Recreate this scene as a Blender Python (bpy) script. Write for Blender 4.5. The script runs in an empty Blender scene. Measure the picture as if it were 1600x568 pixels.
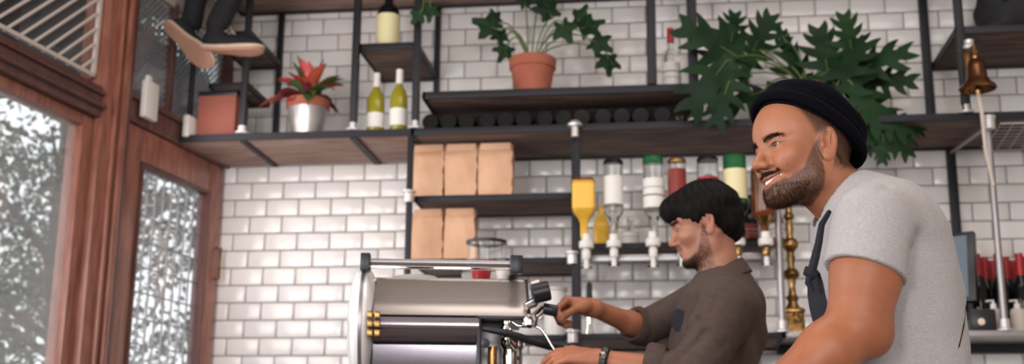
import bpy, bmesh, math, random
import numpy as np
from mathutils import Vector, Matrix

# ------------------------------------------------------------------ camera
SC = bpy.context.scene
COL = SC.collection
F_PX, YAW, PITCH, ROLL = 1890.2, .1295, .2346, -.0077
CAM = np.array([1.909, -5.2845, 1.0])
def _rot():
    ca, sa, cb, sb, cc, sc = math.cos(YAW), math.sin(YAW), math.cos(PITCH), math.sin(PITCH), math.cos(ROLL), math.sin(ROLL)
    return (np.array([[ca, -sa, 0], [sa, ca, 0], [0, 0, 1]]) @ np.array([[1, 0, 0], [0, cb, -sb], [0, sb, cb]])
            @ np.array([[cc, 0, sc], [0, 1, 0], [-sc, 0, cc]]))
RM = _rot()
cam_d = bpy.data.cameras.new('camera'); cam = bpy.data.objects.new('camera', cam_d); COL.objects.link(cam)
cam_d.sensor_width = 36; cam_d.lens = F_PX / 1600 * 36; cam_d.clip_start = .05
_m = np.eye(4); _m[:3, 0] = RM[:, 0]; _m[:3, 1] = RM[:, 2]; _m[:3, 2] = -RM[:, 1]; _m[:3, 3] = CAM
cam.matrix_world = Matrix(_m.tolist())
cam_d.dof.use_dof = True; cam_d.dof.focus_distance = 2.4; cam_d.dof.aperture_fstop = 3.8
SC.camera = cam
def at(x, y, Y):
    """world point on the plane Y seen at pixel x, y of the 1600x568 photograph"""
    d = RM @ np.array([(x - 800) / F_PX, 1, (284 - y) / F_PX])
    return CAM + d * (Y - CAM[1]) / d[1]

# ------------------------------------------------------------------ world, lights, exposure
SC.view_settings.view_transform = 'Standard'; SC.view_settings.look = 'None'
SC.view_settings.exposure = 0.0; SC.view_settings.gamma = 1; SC.view_settings.use_curve_mapping = False
SC.cycles.use_denoising = True
SC.cycles.max_bounces = 8; SC.cycles.transparent_max_bounces = 12
SC.cycles.sample_clamp_indirect = 6
W = bpy.data.worlds.new('sky'); SC.world = W; W.use_nodes = True
bg = W.node_tree.nodes['Background']; bg.inputs[0].default_value = (.93, .96, 1, 1); bg.inputs[1].default_value = 1.75
def area(name, loc, target, sx, sy, power, col=(1, 1, 1)):
    l = bpy.data.lights.new(name, 'AREA'); l.shape = 'RECTANGLE'; l.size = sx; l.size_y = sy; l.energy = power; l.color = col
    o = bpy.data.objects.new(name, l); COL.objects.link(o); o.location = loc
    o.rotation_euler = (Vector(target) - Vector(loc)).to_track_quat('-Z', 'Y').to_euler()
    return o
area('shopfront_window_light', (2.6, -7.6, 2.1), (1.9, 0, 1.9), 1.2, 1.9, 78, (1, .97, .96))
area('shopfront_side_window_light', (.3, -7.6, 2.1), (1.4, 0, 1.9), .9, 1.9, 70, (1, .97, .96))
area('side_window_light', (-.75, -4.0, 2.1), (2.2, -2.6, 1.7), 2.2, 1.5, 75, (1, .97, .95))
area('ceiling_fill_area', (2.4, -2.2, 3.5), (2.2, -1.4, 1), 2.5, 1.2, 34, (1, .95, .9))  # added fill to lift the interior; no ceiling fixture stands there
area('door_daylight', (.05, -1.0, 2.05), (1.6, -.3, 1.9), .9, .9, 9, (1, .93, .9))

# ------------------------------------------------------------------ materials
def mat(name, col, rough=.5, metal=0, noise=None, bump=0, bscale=200, spec=None, trans=0, ior=1.45, coat=0, attr=None, sss=0, sheen=0, alpha=None, vary=None):
    m = bpy.data.materials.new(name); m.use_nodes = True; nt = m.node_tree; b = nt.nodes['Principled BSDF']
    def s(k, v):
        if k in b.inputs: b.inputs[k].default_value = v
    s('Base Color', (*col, 1)); s('Roughness', rough); s('Metallic', metal); s('Transmission Weight', trans); s('IOR', ior); s('Coat Weight', coat)
    s('Sheen Weight', sheen)
    if spec is not None: s('Specular IOR Level', spec)
    if sss: s('Subsurface Weight', sss); s('Subsurface Radius', (.012, .004, .002)); s('Subsurface Scale', 1.0)
    tc = nt.nodes.new('ShaderNodeTexCoord')
    if noise:   # (scale, second colour, detail, stretch)
        n = nt.nodes.new('ShaderNodeTexNoise'); n.inputs['Scale'].default_value = noise[0]; n.inputs['Detail'].default_value = noise[2]
        mp = nt.nodes.new('ShaderNodeMapping'); mp.inputs['Scale'].default_value = noise[3]
        nt.links.new(tc.outputs['Object'], mp.inputs['Vector']); nt.links.new(mp.outputs['Vector'], n.inputs['Vector'])
        r = nt.nodes.new('ShaderNodeValToRGB'); r.color_ramp.elements[0].position = .35; r.color_ramp.elements[1].position = .65
        r.color_ramp.elements[0].color = (*col, 1); r.color_ramp.elements[1].color = (*noise[1], 1)
        nt.links.new(n.outputs['Fac'], r.inputs['Fac']); nt.links.new(r.outputs['Color'], b.inputs['Base Color'])
    if attr:
        a = nt.nodes.new('ShaderNodeAttribute'); a.attribute_name = attr; nt.links.new(a.outputs['Color'], b.inputs['Base Color'])
    if bump:
        n2 = nt.nodes.new('ShaderNodeTexNoise'); n2.inputs['Scale'].default_value = bscale; n2.inputs['Detail'].default_value = 4
        nt.links.new(tc.outputs['Object'], n2.inputs['Vector'])
        bp = nt.nodes.new('ShaderNodeBump'); bp.inputs['Strength'].default_value = bump; bp.inputs['Distance'].default_value = .002
        nt.links.new(n2.outputs['Fac'], bp.inputs['Height']); nt.links.new(bp.outputs['Normal'], b.inputs['Normal'])
    return m
I3 = (1, 1, 1)
M = dict(
    tile=mat('white_glazed_tile', (.83, .80, .80), .16, attr='tint'),
    grout=mat('grey_grout', (.27, .25, .25), .9),
    plaster=mat('beige_plaster', (.55, .48, .42), .9, bump=.2),
    darkwall=mat('dark_panelling', (.03, .027, .03), .6),
    floor=mat('dark_floor_boards', (.10, .07, .05), .45, noise=(4, (.16, .11, .08), 5, (1, 12, 1))),
    paving=mat('street_paving', (.45, .44, .42), .9, noise=(3, (.35, .34, .33), 5, I3)),
    steel=mat('dark_blue_black_steel', (.013, .012, .017), .55, .2, bump=.1, bscale=80),
    greysteel=mat('galvanised_pipe', (.36, .34, .35), .35, .75, bump=.1, bscale=90),
    fitting=mat('pale_pipe_fitting', (.62, .60, .60), .35, .5),
    board=mat('aged_brown_board', (.085, .052, .042), .7, noise=(5, (.20, .135, .11), 7, (1, 7, 7)), bump=.3, bscale=60),
    boardred=mat('warm_brown_board', (.24, .145, .115), .7, noise=(5, (.42, .29, .24), 7, (1, 7, 7)), bump=.3, bscale=60),
    wood=mat('red_brown_varnished_wood', (.24, .085, .058), .38, noise=(7, (.38, .155, .11), 6, (6, 6, 1)), coat=.15),
    darkwood=mat('dark_red_brown_wood', (.10, .042, .038), .42, noise=(7, (.16, .068, .058), 6, (6, 6, 1))),
    cream=mat('cream_paint', (.62, .55, .50), .6),
    whitep=mat('white_plastic', (.80, .77, .74), .4),
    wirem=mat('grey_wire_mesh', (.36, .35, .38), .5, .3),
    kraft=mat('kraft_paper', (.64, .37, .23), .75, noise=(9, (.72, .44, .29), 5, I3), bump=.5, bscale=25),
    terra=mat('terracotta', (.34, .095, .056), .75, noise=(10, (.41, .125, .078), 4, I3)),
    redbox=mat('brick_red_card', (.27, .080, .056), .75, noise=(6, (.32, .10, .07), 4, I3)),
    silver=mat('silver_glaze', (.50, .48, .47), .3, .55, noise=(12, (.40, .38, .38), 4, I3)),
    soil=mat('potting_soil', (.03, .02, .015), 1),
    chrome=mat('polished_chrome', (.86, .86, .87), .06, 1),
    hull=mat('hull_beige_reflection', (.38, .335, .31), .26, .65), lowhull=mat('hull_dark_reflection', (.34, .31, .35), .20, .85), domem=mat('dome_glare_white', (.95, .95, .96), .14, .15),  # dome glare and mirrored room tones are put into these base colours
    black=mat('black_plastic', (.014, .015, .02), .35),
    blackm=mat('matte_black', (.012, .012, .016), .8),
    brass=mat('aged_brass', (.42, .25, .09), .3, .95, noise=(25, (.20, .11, .04), 4, I3), bump=.3, bscale=60),
    bellm=mat('bronze_bell', (.34, .16, .07), .28, .95, noise=(8, (.14, .06, .03), 4, I3)),
    rope=mat('beige_rope', (.58, .50, .43), .85, bump=.5, bscale=300),
    glass=mat('clear_glass', (.97, .98, .98), .02, trans=1, ior=1.3),
    amberliq=mat('amber_spirit', (.85, .42, .03), .12, trans=.35, ior=1.33),
    yellow=mat('yellow_liqueur', (.90, .52, .06), .15, trans=.25, ior=1.33),
    greenglass=mat('green_bottle_glass', (.03, .22, .08), .08, trans=.6),
    oliveglass=mat('olive_wine_glass', (.46, .40, .03), .1, trans=.45),
    darkglass=mat('dark_bottle_glass', (.005, .006, .008), .12, spec=.35),
    redliq=mat('red_spirit', (.33, .05, .04), .25, trans=.3),
    brownliq=mat('whisky_brown', (.22, .06, .02), .12, trans=.4),
    paper=mat('white_label_paper', (.80, .78, .74), .6),
    amberlab=mat('amber_gold_label', (.88, .50, .07), .35), creamlab=mat('cream_label_paper', (.80, .72, .42), .6),
    printink=mat('grey_print_ink', (.30, .28, .27), .7),
    capw=mat('white_capsule', (.80, .76, .74), .4),
    redcap=mat('red_foil', (.38, .025, .03), .35, .2),
    screen=mat('grey_blue_screen', (.16, .21, .26), .12),
    leafd=mat('dark_green_leaf', (.006, .020, .008), .6, spec=.22, noise=(6, (.012, .040, .012), 3, I3)),
    leafo=mat('street_tree_leaf', (.065, .075, .045), .6, noise=(3, (.13, .135, .085), 3, I3)),
    stem=mat('green_stem', (.10, .14, .04), .5),
    bark=mat('bark', (.10, .07, .05), .9, bump=.5, bscale=30),
    croton=mat('croton_leaf', (.5, .1, .06), .4, attr='tint'),
    skin=mat('skin', (.6, .3, .2), .46, attr='tint', sss=.08, bump=.12, bscale=350),
    teeth=mat('teeth', (.85, .80, .72), .25),
    eye=mat('eyeball', (.8, .8, .8), .08, attr='tint'),
    hair=mat('dark_brown_hair', (.016, .011, .010), .65, spec=.12),
    hair2=mat('black_brown_hair', (.007, .0055, .006), .6, spec=.12),
    beard=mat('brown_beard_hair', (.040, .020, .013), .7, spec=.1),
    felt=mat('black_felt', (.0035, .0035, .006), .95, spec=.06, bump=.3, bscale=500),
    tee=mat('heather_grey_jersey', (.36, .345, .35), .95, noise=(170, (.46, .44, .445), 3, (1, 1, 5)), sheen=.1, bump=.35, bscale=260),
    shirt=mat('brown_grey_cotton', (.066, .043, .036), .9, noise=(60, (.080, .053, .044), 4, I3), bump=.4, bscale=300),
    navy=mat('dark_navy_canvas', (.012, .014, .022), .85, bump=.3, bscale=400),
    denim=mat('dark_trouser_cloth', (.02, .022, .03), .9),
    gum=mat('tan_gum_sole', (.50, .27, .19), .7),
    solew=mat('cream_sole_edge', (.66, .50, .40), .6),
    dial=mat('pale_dial', (.85, .70, .62), .4),
    glowm=mat('glow_diffuser', (.9, .9, .9), .5),
)
_b = M['glowm'].node_tree.nodes['Principled BSDF']
_b.inputs['Emission Color'].default_value = (1, .97, .94, 1); _b.inputs['Emission Strength'].default_value = 5
# thin window glass: transparent with a faint mirror of the room; translucent part imitates glare haze
def pane_mat(haze=.10):
    m = bpy.data.materials.new('hazy_window_glass'); m.use_nodes = True; nt = m.node_tree; nt.nodes.clear()
    o = nt.nodes.new('ShaderNodeOutputMaterial'); mx = nt.nodes.new('ShaderNodeMixShader')
    t = nt.nodes.new('ShaderNodeBsdfTransparent'); t.inputs[0].default_value = (.93, .94, .94, 1)
    g = nt.nodes.new('ShaderNodeBsdfGlossy'); g.inputs['Roughness'].default_value = .02
    mx.inputs[0].default_value = .07
    dz = nt.nodes.new('ShaderNodeBsdfTranslucent'); dz.inputs[0].default_value = (.9, .86, .84, 1); m2 = nt.nodes.new('ShaderNodeMixShader'); m2.inputs[0].default_value = haze
    nt.links.new(t.outputs[0], m2.inputs[1]); nt.links.new(dz.outputs[0], m2.inputs[2])
    nt.links.new(m2.outputs[0], mx.inputs[1]); nt.links.new(g.outputs[0], mx.inputs[2]); nt.links.new(mx.outputs[0], o.inputs[0])
    return m
M['pane'] = pane_mat(); M['clearpane'] = pane_mat(.012)

# ------------------------------------------------------------------ helpers
def tag(o, label=None, cat=None, group=None, kind=None):
    if label: o['label'] = label
    if cat: o['category'] = cat
    if group: o['group'] = group
    if kind: o['kind'] = kind
    return o
def empty(name, loc, label=None, cat=None, group=None, kind=None):
    o = bpy.data.objects.new(name, None); COL.objects.link(o); o.location = tuple(map(float, loc)); o.empty_display_size = .05
    return tag(o, label, cat, group, kind)
def lkids(o): return [c for c in COL.objects if c.parent == o]
def finish(name, me, m, parent=None, smooth=False):
    """link a mesh given in world coordinates; a child keeps its world place under its parent"""
    if isinstance(m, (list, tuple)):
        for k in m: me.materials.append(M[k])
    else: me.materials.append(M[m])
    o = bpy.data.objects.new(name, me); COL.objects.link(o)
    if smooth: me.polygons.foreach_set('use_smooth', [True] * len(me.polygons))
    if parent is not None:
        o.parent = parent
        p = parent; off = Vector((0, 0, 0))
        while p is not None: off += p.location; p = p.parent
        o.location = -off
    return o
def rebase(o, loc):
    """move the origin of a top-level mesh object to loc without moving the geometry"""
    o.data.transform(Matrix.Translation(-Vector(loc))); o.location = loc; return o
class MB:
    """collects shapes in one mesh, world coordinates"""
    def __init__(s): s.bm = bmesh.new(); s.mi = 0
    def _add(s, vs, fs, sm=False):
        v = [s.bm.verts.new(tuple(map(float, p))) for p in vs]
        for f in fs:
            try:
                q = s.bm.faces.new([v[i] for i in f]); q.material_index = s.mi; q.smooth = sm
            except ValueError: pass
        return v
    def box(s, lo, hi, bev=0, M4=None):
        b = bmesh.new(); bmesh.ops.create_cube(b, size=1)
        for v in b.verts: v.co = Vector([(lo[i] + hi[i]) / 2 + v.co[i] * (hi[i] - lo[i]) for i in range(3)])
        if bev: bmesh.ops.bevel(b, geom=b.edges[:], offset=bev, segments=2, profile=.5, affect='EDGES')
        if M4 is not None: bmesh.ops.transform(b, matrix=M4, verts=b.verts)
        b.verts.ensure_lookup_table(); b.verts.index_update()
        s._add([v.co for v in b.verts], [[v.index for v in f.verts] for f in b.faces], bev > 0.004); b.free(); return s
    def tube(s, pts, r, n=12, caps=True, sm=True):
        pts = [Vector(tuple(map(float, p))) for p in pts]; rs = r if hasattr(r, '__len__') else [r] * len(pts)
        vs, fs = [], []; up = None
        for i, p in enumerate(pts):
            d = (pts[min(i + 1, len(pts) - 1)] - pts[max(i - 1, 0)]).normalized()
            if up is None: up = d.orthogonal().normalized()
            up = (up - d * up.dot(d)).normalized(); w = d.cross(up)
            for k in range(n):
                a = 2 * math.pi * k / n; vs.append(p + (up * math.cos(a) + w * math.sin(a)) * rs[i])
        for i in range(len(pts) - 1):
            for k in range(n): fs.append([i * n + k, i * n + (k + 1) % n, (i + 1) * n + (k + 1) % n, (i + 1) * n + k])
        if caps: fs.append(list(range(n))[::-1]); fs.append([(len(pts) - 1) * n + k for k in range(n)])
        s._add(vs, fs, sm); return s
    def lathe(s, prof, loc=(0, 0, 0), n=28, M4=None, sq=0, sx=1, sy=1):
        """prof: list of (radius, z); sq>0 makes a rounded square section"""
        vs, fs = [], []
        for r, z in prof:
            for k in range(n):
                a = 2 * math.pi * k / n; c, q = math.cos(a), math.sin(a)
                rr = r
                if sq: rr = r / ((abs(c) ** sq + abs(q) ** sq) ** (1 / sq))
                p = Vector((c * rr * sx, q * rr * sy, z))
                if M4 is not None: p = M4 @ p
                vs.append(p + Vector(tuple(map(float, loc))))
        m = len(prof)
        for i in range(m - 1):
            for k in range(n): fs.append([i * n + k, i * n + (k + 1) % n, (i + 1) * n + (k + 1) % n, (i + 1) * n + k])
        closed = prof[0] == prof[-1]
        if closed: m = 0
        if prof[0][0] > 1e-6 and not closed: fs.append(list(range(n))[::-1])
        if prof[-1][0] > 1e-6 and not closed: fs.append([(m - 1) * n + k for k in range(n)])
        s._add(vs, fs, True); return s
    def prism(s, pts, ax, lo, hi):
        """extrude a polygon of (a,b) pairs along axis ax"""
        n = len(pts); vs = []
        for t in (lo, hi):
            for a, b in pts: vs.append({0: (t, a, b), 1: (a, t, b), 2: (a, b, t)}[ax])
        fs = [list(range(n))[::-1], [n + i for i in range(n)]] + [[i, (i + 1) % n, n + (i + 1) % n, n + i] for i in range(n)]
        s._add(vs, fs); return s
    def build(s, name, m, parent=None, smooth=None, auto=True):
        bmesh.ops.recalc_face_normals(s.bm, faces=s.bm.faces[:])
        me = bpy.data.meshes.new(name); s.bm.to_mesh(me); s.bm.free()
        o = finish(name, me, m, parent)
        if auto:
            try: me.set_sharp_from_angle(angle=math.radians(38))
            except Exception: pass
        return o
def structure(o): o['kind'] = 'structure'; return o
def copy_tree(o, loc, label=None):
    c = o.copy(); COL.objects.link(c); c.location = tuple(map(float, loc))
    if label: c['label'] = label
    for ch in lkids(o):
        d = ch.copy(); COL.objects.link(d); d.parent = c
        for g in lkids(ch):
            e = g.copy(); COL.objects.link(e); e.parent = d
    return c
def np_mesh(name, V, Fq, tint=None):
    me = bpy.data.meshes.new(name); V = np.asarray(V, np.float32); Fq = np.asarray(Fq, np.int32); k = Fq.shape[1]
    me.vertices.add(len(V)); me.vertices.foreach_set('co', V.ravel())
    me.loops.add(Fq.size); me.loops.foreach_set('vertex_index', Fq.ravel())
    me.polygons.add(len(Fq)); me.polygons.foreach_set('loop_start', np.arange(0, Fq.size, k, dtype=np.int32))
    me.update(calc_edges=True); me.validate()
    if tint is not None: set_tint(me, tint)
    return me
def set_tint(me, col):
    a = me.color_attributes.new('tint', 'FLOAT_COLOR', 'POINT'); c = np.ones((len(me.vertices), 4), np.float32); c[:, :3] = col
    a.data.foreach_set('color', c.ravel())

# signed distance modelling ------------------------------------------------
def smin(a, b, k):
    h = np.clip(.5 + .5 * (b - a) / k, 0, 1); return b + (a - b) * h - k * h * (1 - h)
def smax(a, b, k): return -smin(-a, -b, k)
def ell(P, c, r, R=None):
    q = P - np.array(c, np.float32)
    if R is not None: q = q @ R
    r = np.array(r, np.float32); k0 = np.linalg.norm(q / r, axis=-1); k1 = np.linalg.norm(q / (r * r), axis=-1) + 1e-9
    return k0 * (k0 - 1) / k1
def cap(P, a, b, ra, rb=None):
    rb = ra if rb is None else rb
    a = np.array(a, np.float32); b = np.array(b, np.float32); ab = b - a
    t = np.clip(((P - a) @ ab) / (ab @ ab + 1e-12), 0, 1)
    return np.linalg.norm(P - a - t[..., None] * ab, axis=-1) - (ra + (rb - ra) * t)
def plane(P, p, n): n = np.array(n, np.float32); n = n / np.linalg.norm(n); return (P - np.array(p, np.float32)) @ n
def grid(lo, hi, h):
    ax = [np.arange(lo[i], hi[i] + h, h, dtype=np.float32) for i in range(3)]
    return np.stack(np.meshgrid(*ax, indexing='ij'), -1)
def nets(D, lo, h):
    S = D < 0; nx, ny, nz = D.shape; cx, cy, cz = nx - 1, ny - 1, nz - 1
    pos = np.zeros((cx, cy, cz, 3), np.float32); cnt = np.zeros((cx, cy, cz), np.float32)
    for ax in range(3):
        o = [i for i in range(3) if i != ax]
        A = np.take(D, range(0, D.shape[ax] - 1), ax); B = np.take(D, range(1, D.shape[ax]), ax)
        ch = (A < 0) != (B < 0); t = np.where(ch, A / np.where(ch, A - B, 1), 0)
        for d0 in (0, 1):
            for d1 in (0, 1):
                sl = [slice(None)] * 3; n = (cx, cy, cz)
                sl[o[0]] = slice(d0, d0 + n[o[0]]); sl[o[1]] = slice(d1, d1 + n[o[1]])
                c = ch[tuple(sl)]; tt = t[tuple(sl)]; cnt += c
                pos[..., ax] += np.where(c, tt, 0); pos[..., o[0]] += c * d0; pos[..., o[1]] += c * d1
    m = cnt > 0; idx = -np.ones(m.shape, np.int64); idx[m] = np.arange(m.sum())
    base = np.argwhere(m).astype(np.float32)
    V = (base + pos[m] / cnt[m][:, None]) * h + np.array(lo, np.float32)
    Q = []
    for ax in range(3):
        o = [(ax + 1) % 3, (ax + 2) % 3]
        A = np.take(S, range(0, S.shape[ax] - 1), ax); B = np.take(S, range(1, S.shape[ax]), ax)
        e = np.argwhere(A != B); e = e[(e[:, o[0]] > 0) & (e[:, o[1]] > 0) & (e[:, o[0]] < D.shape[o[0]] - 1) & (e[:, o[1]] < D.shape[o[1]] - 1)]
        ins = A[e[:, 0], e[:, 1], e[:, 2]]
        def g(a, b):
            q = e.copy(); q[:, o[0]] -= a; q[:, o[1]] -= b; return idx[q[:, 0], q[:, 1], q[:, 2]]
        f = np.stack([g(1, 1), g(0, 1), g(0, 0), g(1, 0)], 1); f[~ins] = f[~ins][:, ::-1]; Q.append(f)
    return V, np.concatenate(Q)
def bounds(P, pad): P = np.array(P); return P.min(0) - pad, P.max(0) + pad
def sdf_mesh(fn, lo, hi, h):
    P = grid(lo, hi, h); return nets(fn(P).astype(np.float32), lo, h)
def vnoise(P, sc, seed=1, n=10):
    r = np.random.RandomState(seed); out = 0
    for i in range(n):
        k = r.normal(size=3) * sc; out = out + np.sin(P @ k.astype(np.float32) + r.uniform(0, 6.28))
    return out / math.sqrt(n)
def sstep(a, b, x):
    t = np.clip((x - a) / (b - a), 0, 1); return t * t * (3 - 2 * t)
def hairs(pts, dirs, length, r, seg=2, droop=None, rs=None):
    """many thin tapering three-sided hairs as one mesh"""
    n = len(pts); rs = rs or np.random.RandomState(3)
    length = np.broadcast_to(length, (n,)); V = []; d = dirs / np.linalg.norm(dirs, axis=1, keepdims=True)
    a = np.cross(d, rs.normal(size=(n, 3))); a /= np.linalg.norm(a, axis=1, keepdims=True); b = np.cross(d, a)
    for s in range(seg + 1):
        t = s / seg; c = pts + d * (length * t)[:, None]
        if droop is not None: c = c + droop * (length * t * t)[:, None]
        w = r * (1 - .8 * t)
        for k in range(3):
            q = 2 * math.pi * k / 3; V.append(c + (a * math.cos(q) + b * math.sin(q)) * w)
    V = np.stack(V, 1).reshape(-1, 3); m = (seg + 1) * 3; F = []
    for s in range(seg):
        for k in range(3): F.append([s * 3 + k, s * 3 + (k + 1) % 3, s * 3 + 3 + (k + 1) % 3, s * 3 + 3 + k])
    F = (np.array(F)[None] + (np.arange(n) * m)[:, None, None]).reshape(-1, 4)
    return V, F
# ================================================================== SETTING
U = np.array([.1333, .9911, 0]); NN = np.array([.9911, -.1333, 0])      # left glazed wall: along and into the room
def L(t, z, off=0):
    """point of the left wall: t metres from the tiled wall's corner towards the street end"""
    return np.array([-.155, 0, 0]) - U * t + NN * off + np.array([0, 0, z])
ML = Matrix(((-U[0], NN[0], 0, -.155), (-U[1], NN[1], 0, 0), (0, 0, 1, 0), (0, 0, 0, 1)))   # (t, off, z) -> world
def lbox(mb, t0, t1, z0, z1, o0, o1, bev=0): return mb.box((t0, o0, z0), (t1, o1, z1), bev, ML)

def tile_wall():
    rs = np.random.RandomState(5)
    W_, H_, Z0 = .153, .0799, 2.375; x0, x1, z0, z1 = -.165, 3.95, .95, 3.42; g = .0046; bv = .006; dp = .003
    V, F, T = [], [], []
    k = int((Z0 - z1) / H_) - 1
    while Z0 - k * H_ > z0:
        zt = Z0 - k * H_; zb = zt - H_; off = 0 if k % 2 else .5
        i = math.floor(x0 / W_) - 1
        while (i + off) * W_ < x1:
            a = (i + off) * W_; b = a + W_; i += 1
            a2, b2 = max(a, x0), min(b, x1)
            if b2 - a2 < .03 or zt > z1 + .05: continue
            a2 += g / 2; b2 -= g / 2; c, d = zb + g / 2, zt - g / 2; n = len(V)
            tw = rs.normal(size=2) * .0004
            V += [(a2, 0, c), (b2, 0, c), (b2, 0, d), (a2, 0, d)]
            V += [(a2, -dp * .3, c), (b2, -dp * .3, c), (b2, -dp * .3, d), (a2, -dp * .3, d)]
            V += [(a2 + bv, -dp + tw[0], c + bv), (b2 - bv, -dp - tw[0], c + bv), (b2 - bv, -dp + tw[1], d - bv), (a2 + bv, -dp - tw[1], d - bv)]
            for j in range(4):
                q = (j + 1) % 4; F.append((n + j, n + q, n + 4 + q, n + 4 + j)); F.append((n + 4 + j, n + 4 + q, n + 8 + q, n + 8 + j))
            F.append((n + 8, n + 9, n + 10, n + 11))
            t = 1 + rs.normal() * .035; w = rs.normal() * .008; T += [((.76 + w) * t, .725 * t, (.715 - w) * t)] * 12
        k += 1
    me = np_mesh('wall_back', V, F, np.clip(np.array(T), 0, .9))
    o = finish('wall_back', me, 'tile'); structure(o)
    b = MB(); b.box((x0, .0005, 0), (x1, .12, 3.6)); structure(b.build('wall_back_masonry', 'grout'))
tile_wall()
b = MB(); b.box((-1.2, -8.6, -.1), (5.2, .12, 0)); structure(b.build('floor', 'floor'))
b = MB(); b.box((-1.5, -8.6, 3.6), (5.2, .12, 3.7)); structure(b.build('ceiling', 'plaster'))
b = MB(); b.box((3.95, -8.6, 0), (4.05, .12, 3.6)); structure(b.build('wall_right', 'plaster'))
# wall behind the camera with three shop windows
b = MB(); b.box((-1.5, -8.6, 0), (5.2, -8.5, 1.0)); b.box((-1.5, -8.6, 2.9), (5.2, -8.5, 3.6))
for a, c in ((-1.5, .1), (1.0, 2.3), (3.4, 5.2)): b.box((a, -8.6, 1.0), (c, -8.5, 3.0))
structure(b.build('wall_front', 'darkwall'))
b = MB(); b.box((-9, -12, -.16), (9, 9, -.11)); structure(b.build('ground_street', 'paving'))

# left wall: door, posts, transoms, big window
b = MB(); lbox(b, 4.6, 8.8, 0, 3.6, -.12, 0); lbox(b, 1.04, 8.8, 2.98, 3.6, -.12, 0); lbox(b, 1.04, 4.6, 0, .5, -.12, 0)
lbox(b, -.15, 1.04, 2.98, 3.6, -.12, 0); structure(b.build('wall_left', 'plaster'))
def door():
    root = structure(empty('door_1', L(.44, 0)))
    b = MB(); lbox(b, .715, .86, .05, 2.362, -.03, .03, .006); lbox(b, .02, .148, .05, 2.362, -.03, .03, .006)
    lbox(b, .148, .715, 2.225, 2.362, -.03, .03, .006); lbox(b, .148, .715, .05, .5, -.03, .03, .006)
    b.build('door_frame', 'wood', root)
    b = MB()
    for t in (.155, .705): lbox(b, t - .008, t + .008, .5, 2.225, -.02, .038, .003)
    lbox(b, .15, .71, 2.21, 2.226, -.02, .038, .003); b.build('glazing_bead', 'darkwood', root)
    b = MB(); lbox(b, .148, .715, .5, 2.225, -.003, .003); b.build('glass_pane', 'pane', root)
    b = MB()
    for i in range(1, 9): lbox(b, .148 + i * .063 - .0025, .148 + i * .063 + .0025, .5, 2.225, -.014, -.006)
    for i in range(1, 16): lbox(b, .148, .715, 2.225 - i * .105, 2.225 - i * .105 + .005, -.014, -.006)
    b.build('leading_grid', 'wirem', root)
    # scrolled ornament in the middle of the pane
    b = MB()
    for s in (-1, 1):
        for z, r in ((1.93, .05), (1.80, .035), (1.71, .05)):
            b.tube([L(.43 + s * (.055 + r * .9 * math.cos(a)), z + r * math.sin(a) * 1.3, -.01) for a in np.linspace(0, 5.2, 14)], .006, 6)
    b.build('scroll_ornament', 'cream', root)
    b = MB(); b.tube([L(.055, 1.98, .03), L(.055, 1.98, .055), L(.055, 1.84, .055), L(.055, 1.84, .03)], .006, 8); b.build('door_handle', 'brass', root)
door()
b = MB(); lbox(b, -.02, .86, 2.365, 2.485, -.05, .045, .008); lbox(b, -.02, .86, 2.455, 2.475, .04, .06, .004); structure(b.build('trim_1', 'darkwood'))
b = MB(); lbox(b, .865, 1.04, 0, 3.0, -.07, .05, .008)
lbox(b, .90, .935, 0, 3.0, .045, .075, .01); lbox(b, .955, .975, 0, 3.0, .045, .068, .008)
structure(b.build('trim_2', 'wood'))
b = MB(); lbox(b, .862, .90, 0, 3.0, -.07, .062, .006); structure(b.build('trim_3', 'darkwood'))
def window_big():
    root = structure(empty('window_1', L(2.5, 1.3)))
    b = MB(); lbox(b, 1.04, 4.6, 2.315, 2.44, -.06, .05, .01); lbox(b, 1.04, 4.6, 2.345, 2.365, .045, .075, .008)
    lbox(b, 1.04, 4.6, 2.40, 2.415, .045, .065, .006); b.build('transom_beam', 'darkwood', root)
    b = MB(); lbox(b, 1.04, 1.11, .5, 2.315, -.05, .02, .006); lbox(b, 2.6, 2.68, .5, 2.315, -.05, .02, .006)
    lbox(b, 1.11, 4.6, 2.27, 2.315, -.05, .02, .006); lbox(b, 1.04, 4.6, .5, .58, -.05, .04, .006); b.build('window_frame', 'wood', root)
    b = MB(); lbox(b, 1.11, 4.6, .58, 2.27, -.012, -.006); b.build('glass_pane', 'pane', root)
window_big()
def lattice():
    root = structure(empty('window_2', L(2.5, 2.7)))
    b = MB(); t0, t1, z0, z1 = 1.05, 3.2, 2.475, 2.96; w = .007
    lbox(b, t0, t1, z0, z0 + .016, .0, .016); lbox(b, t0, t0 + .016, z0, z1, .0, .016); lbox(b, t0, t1, z1 - .016, z1, 0, .016)
    s = t0 + .03
    while s < t1 + .6:       # diagonal bars rising towards the room's far end
        a, c = s, z0; e = s - (z1 - z0) / .86
        zz = z1
        if e < t0: zz = z0 + (s - t0) * .86; e = t0
        if a > t1: c = z0 + (s - t1) * .86; a = t1
        b.tube([L(a, c, .008), L(e, zz, .008)], .0062, 6); s += .073
    b.build('lattice_grille', 'cream', root)
    b = MB(); lbox(b, 1.04, 4.6, 2.44, 2.98, -.012, -.006); b.build('glass_pane', 'clearpane', root)
    b = MB(); lbox(b, 1.0, 4.6, 2.44, 3.0, -.45, -.40); b.build('dark_blind', 'darkwall', root)
lattice()
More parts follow.
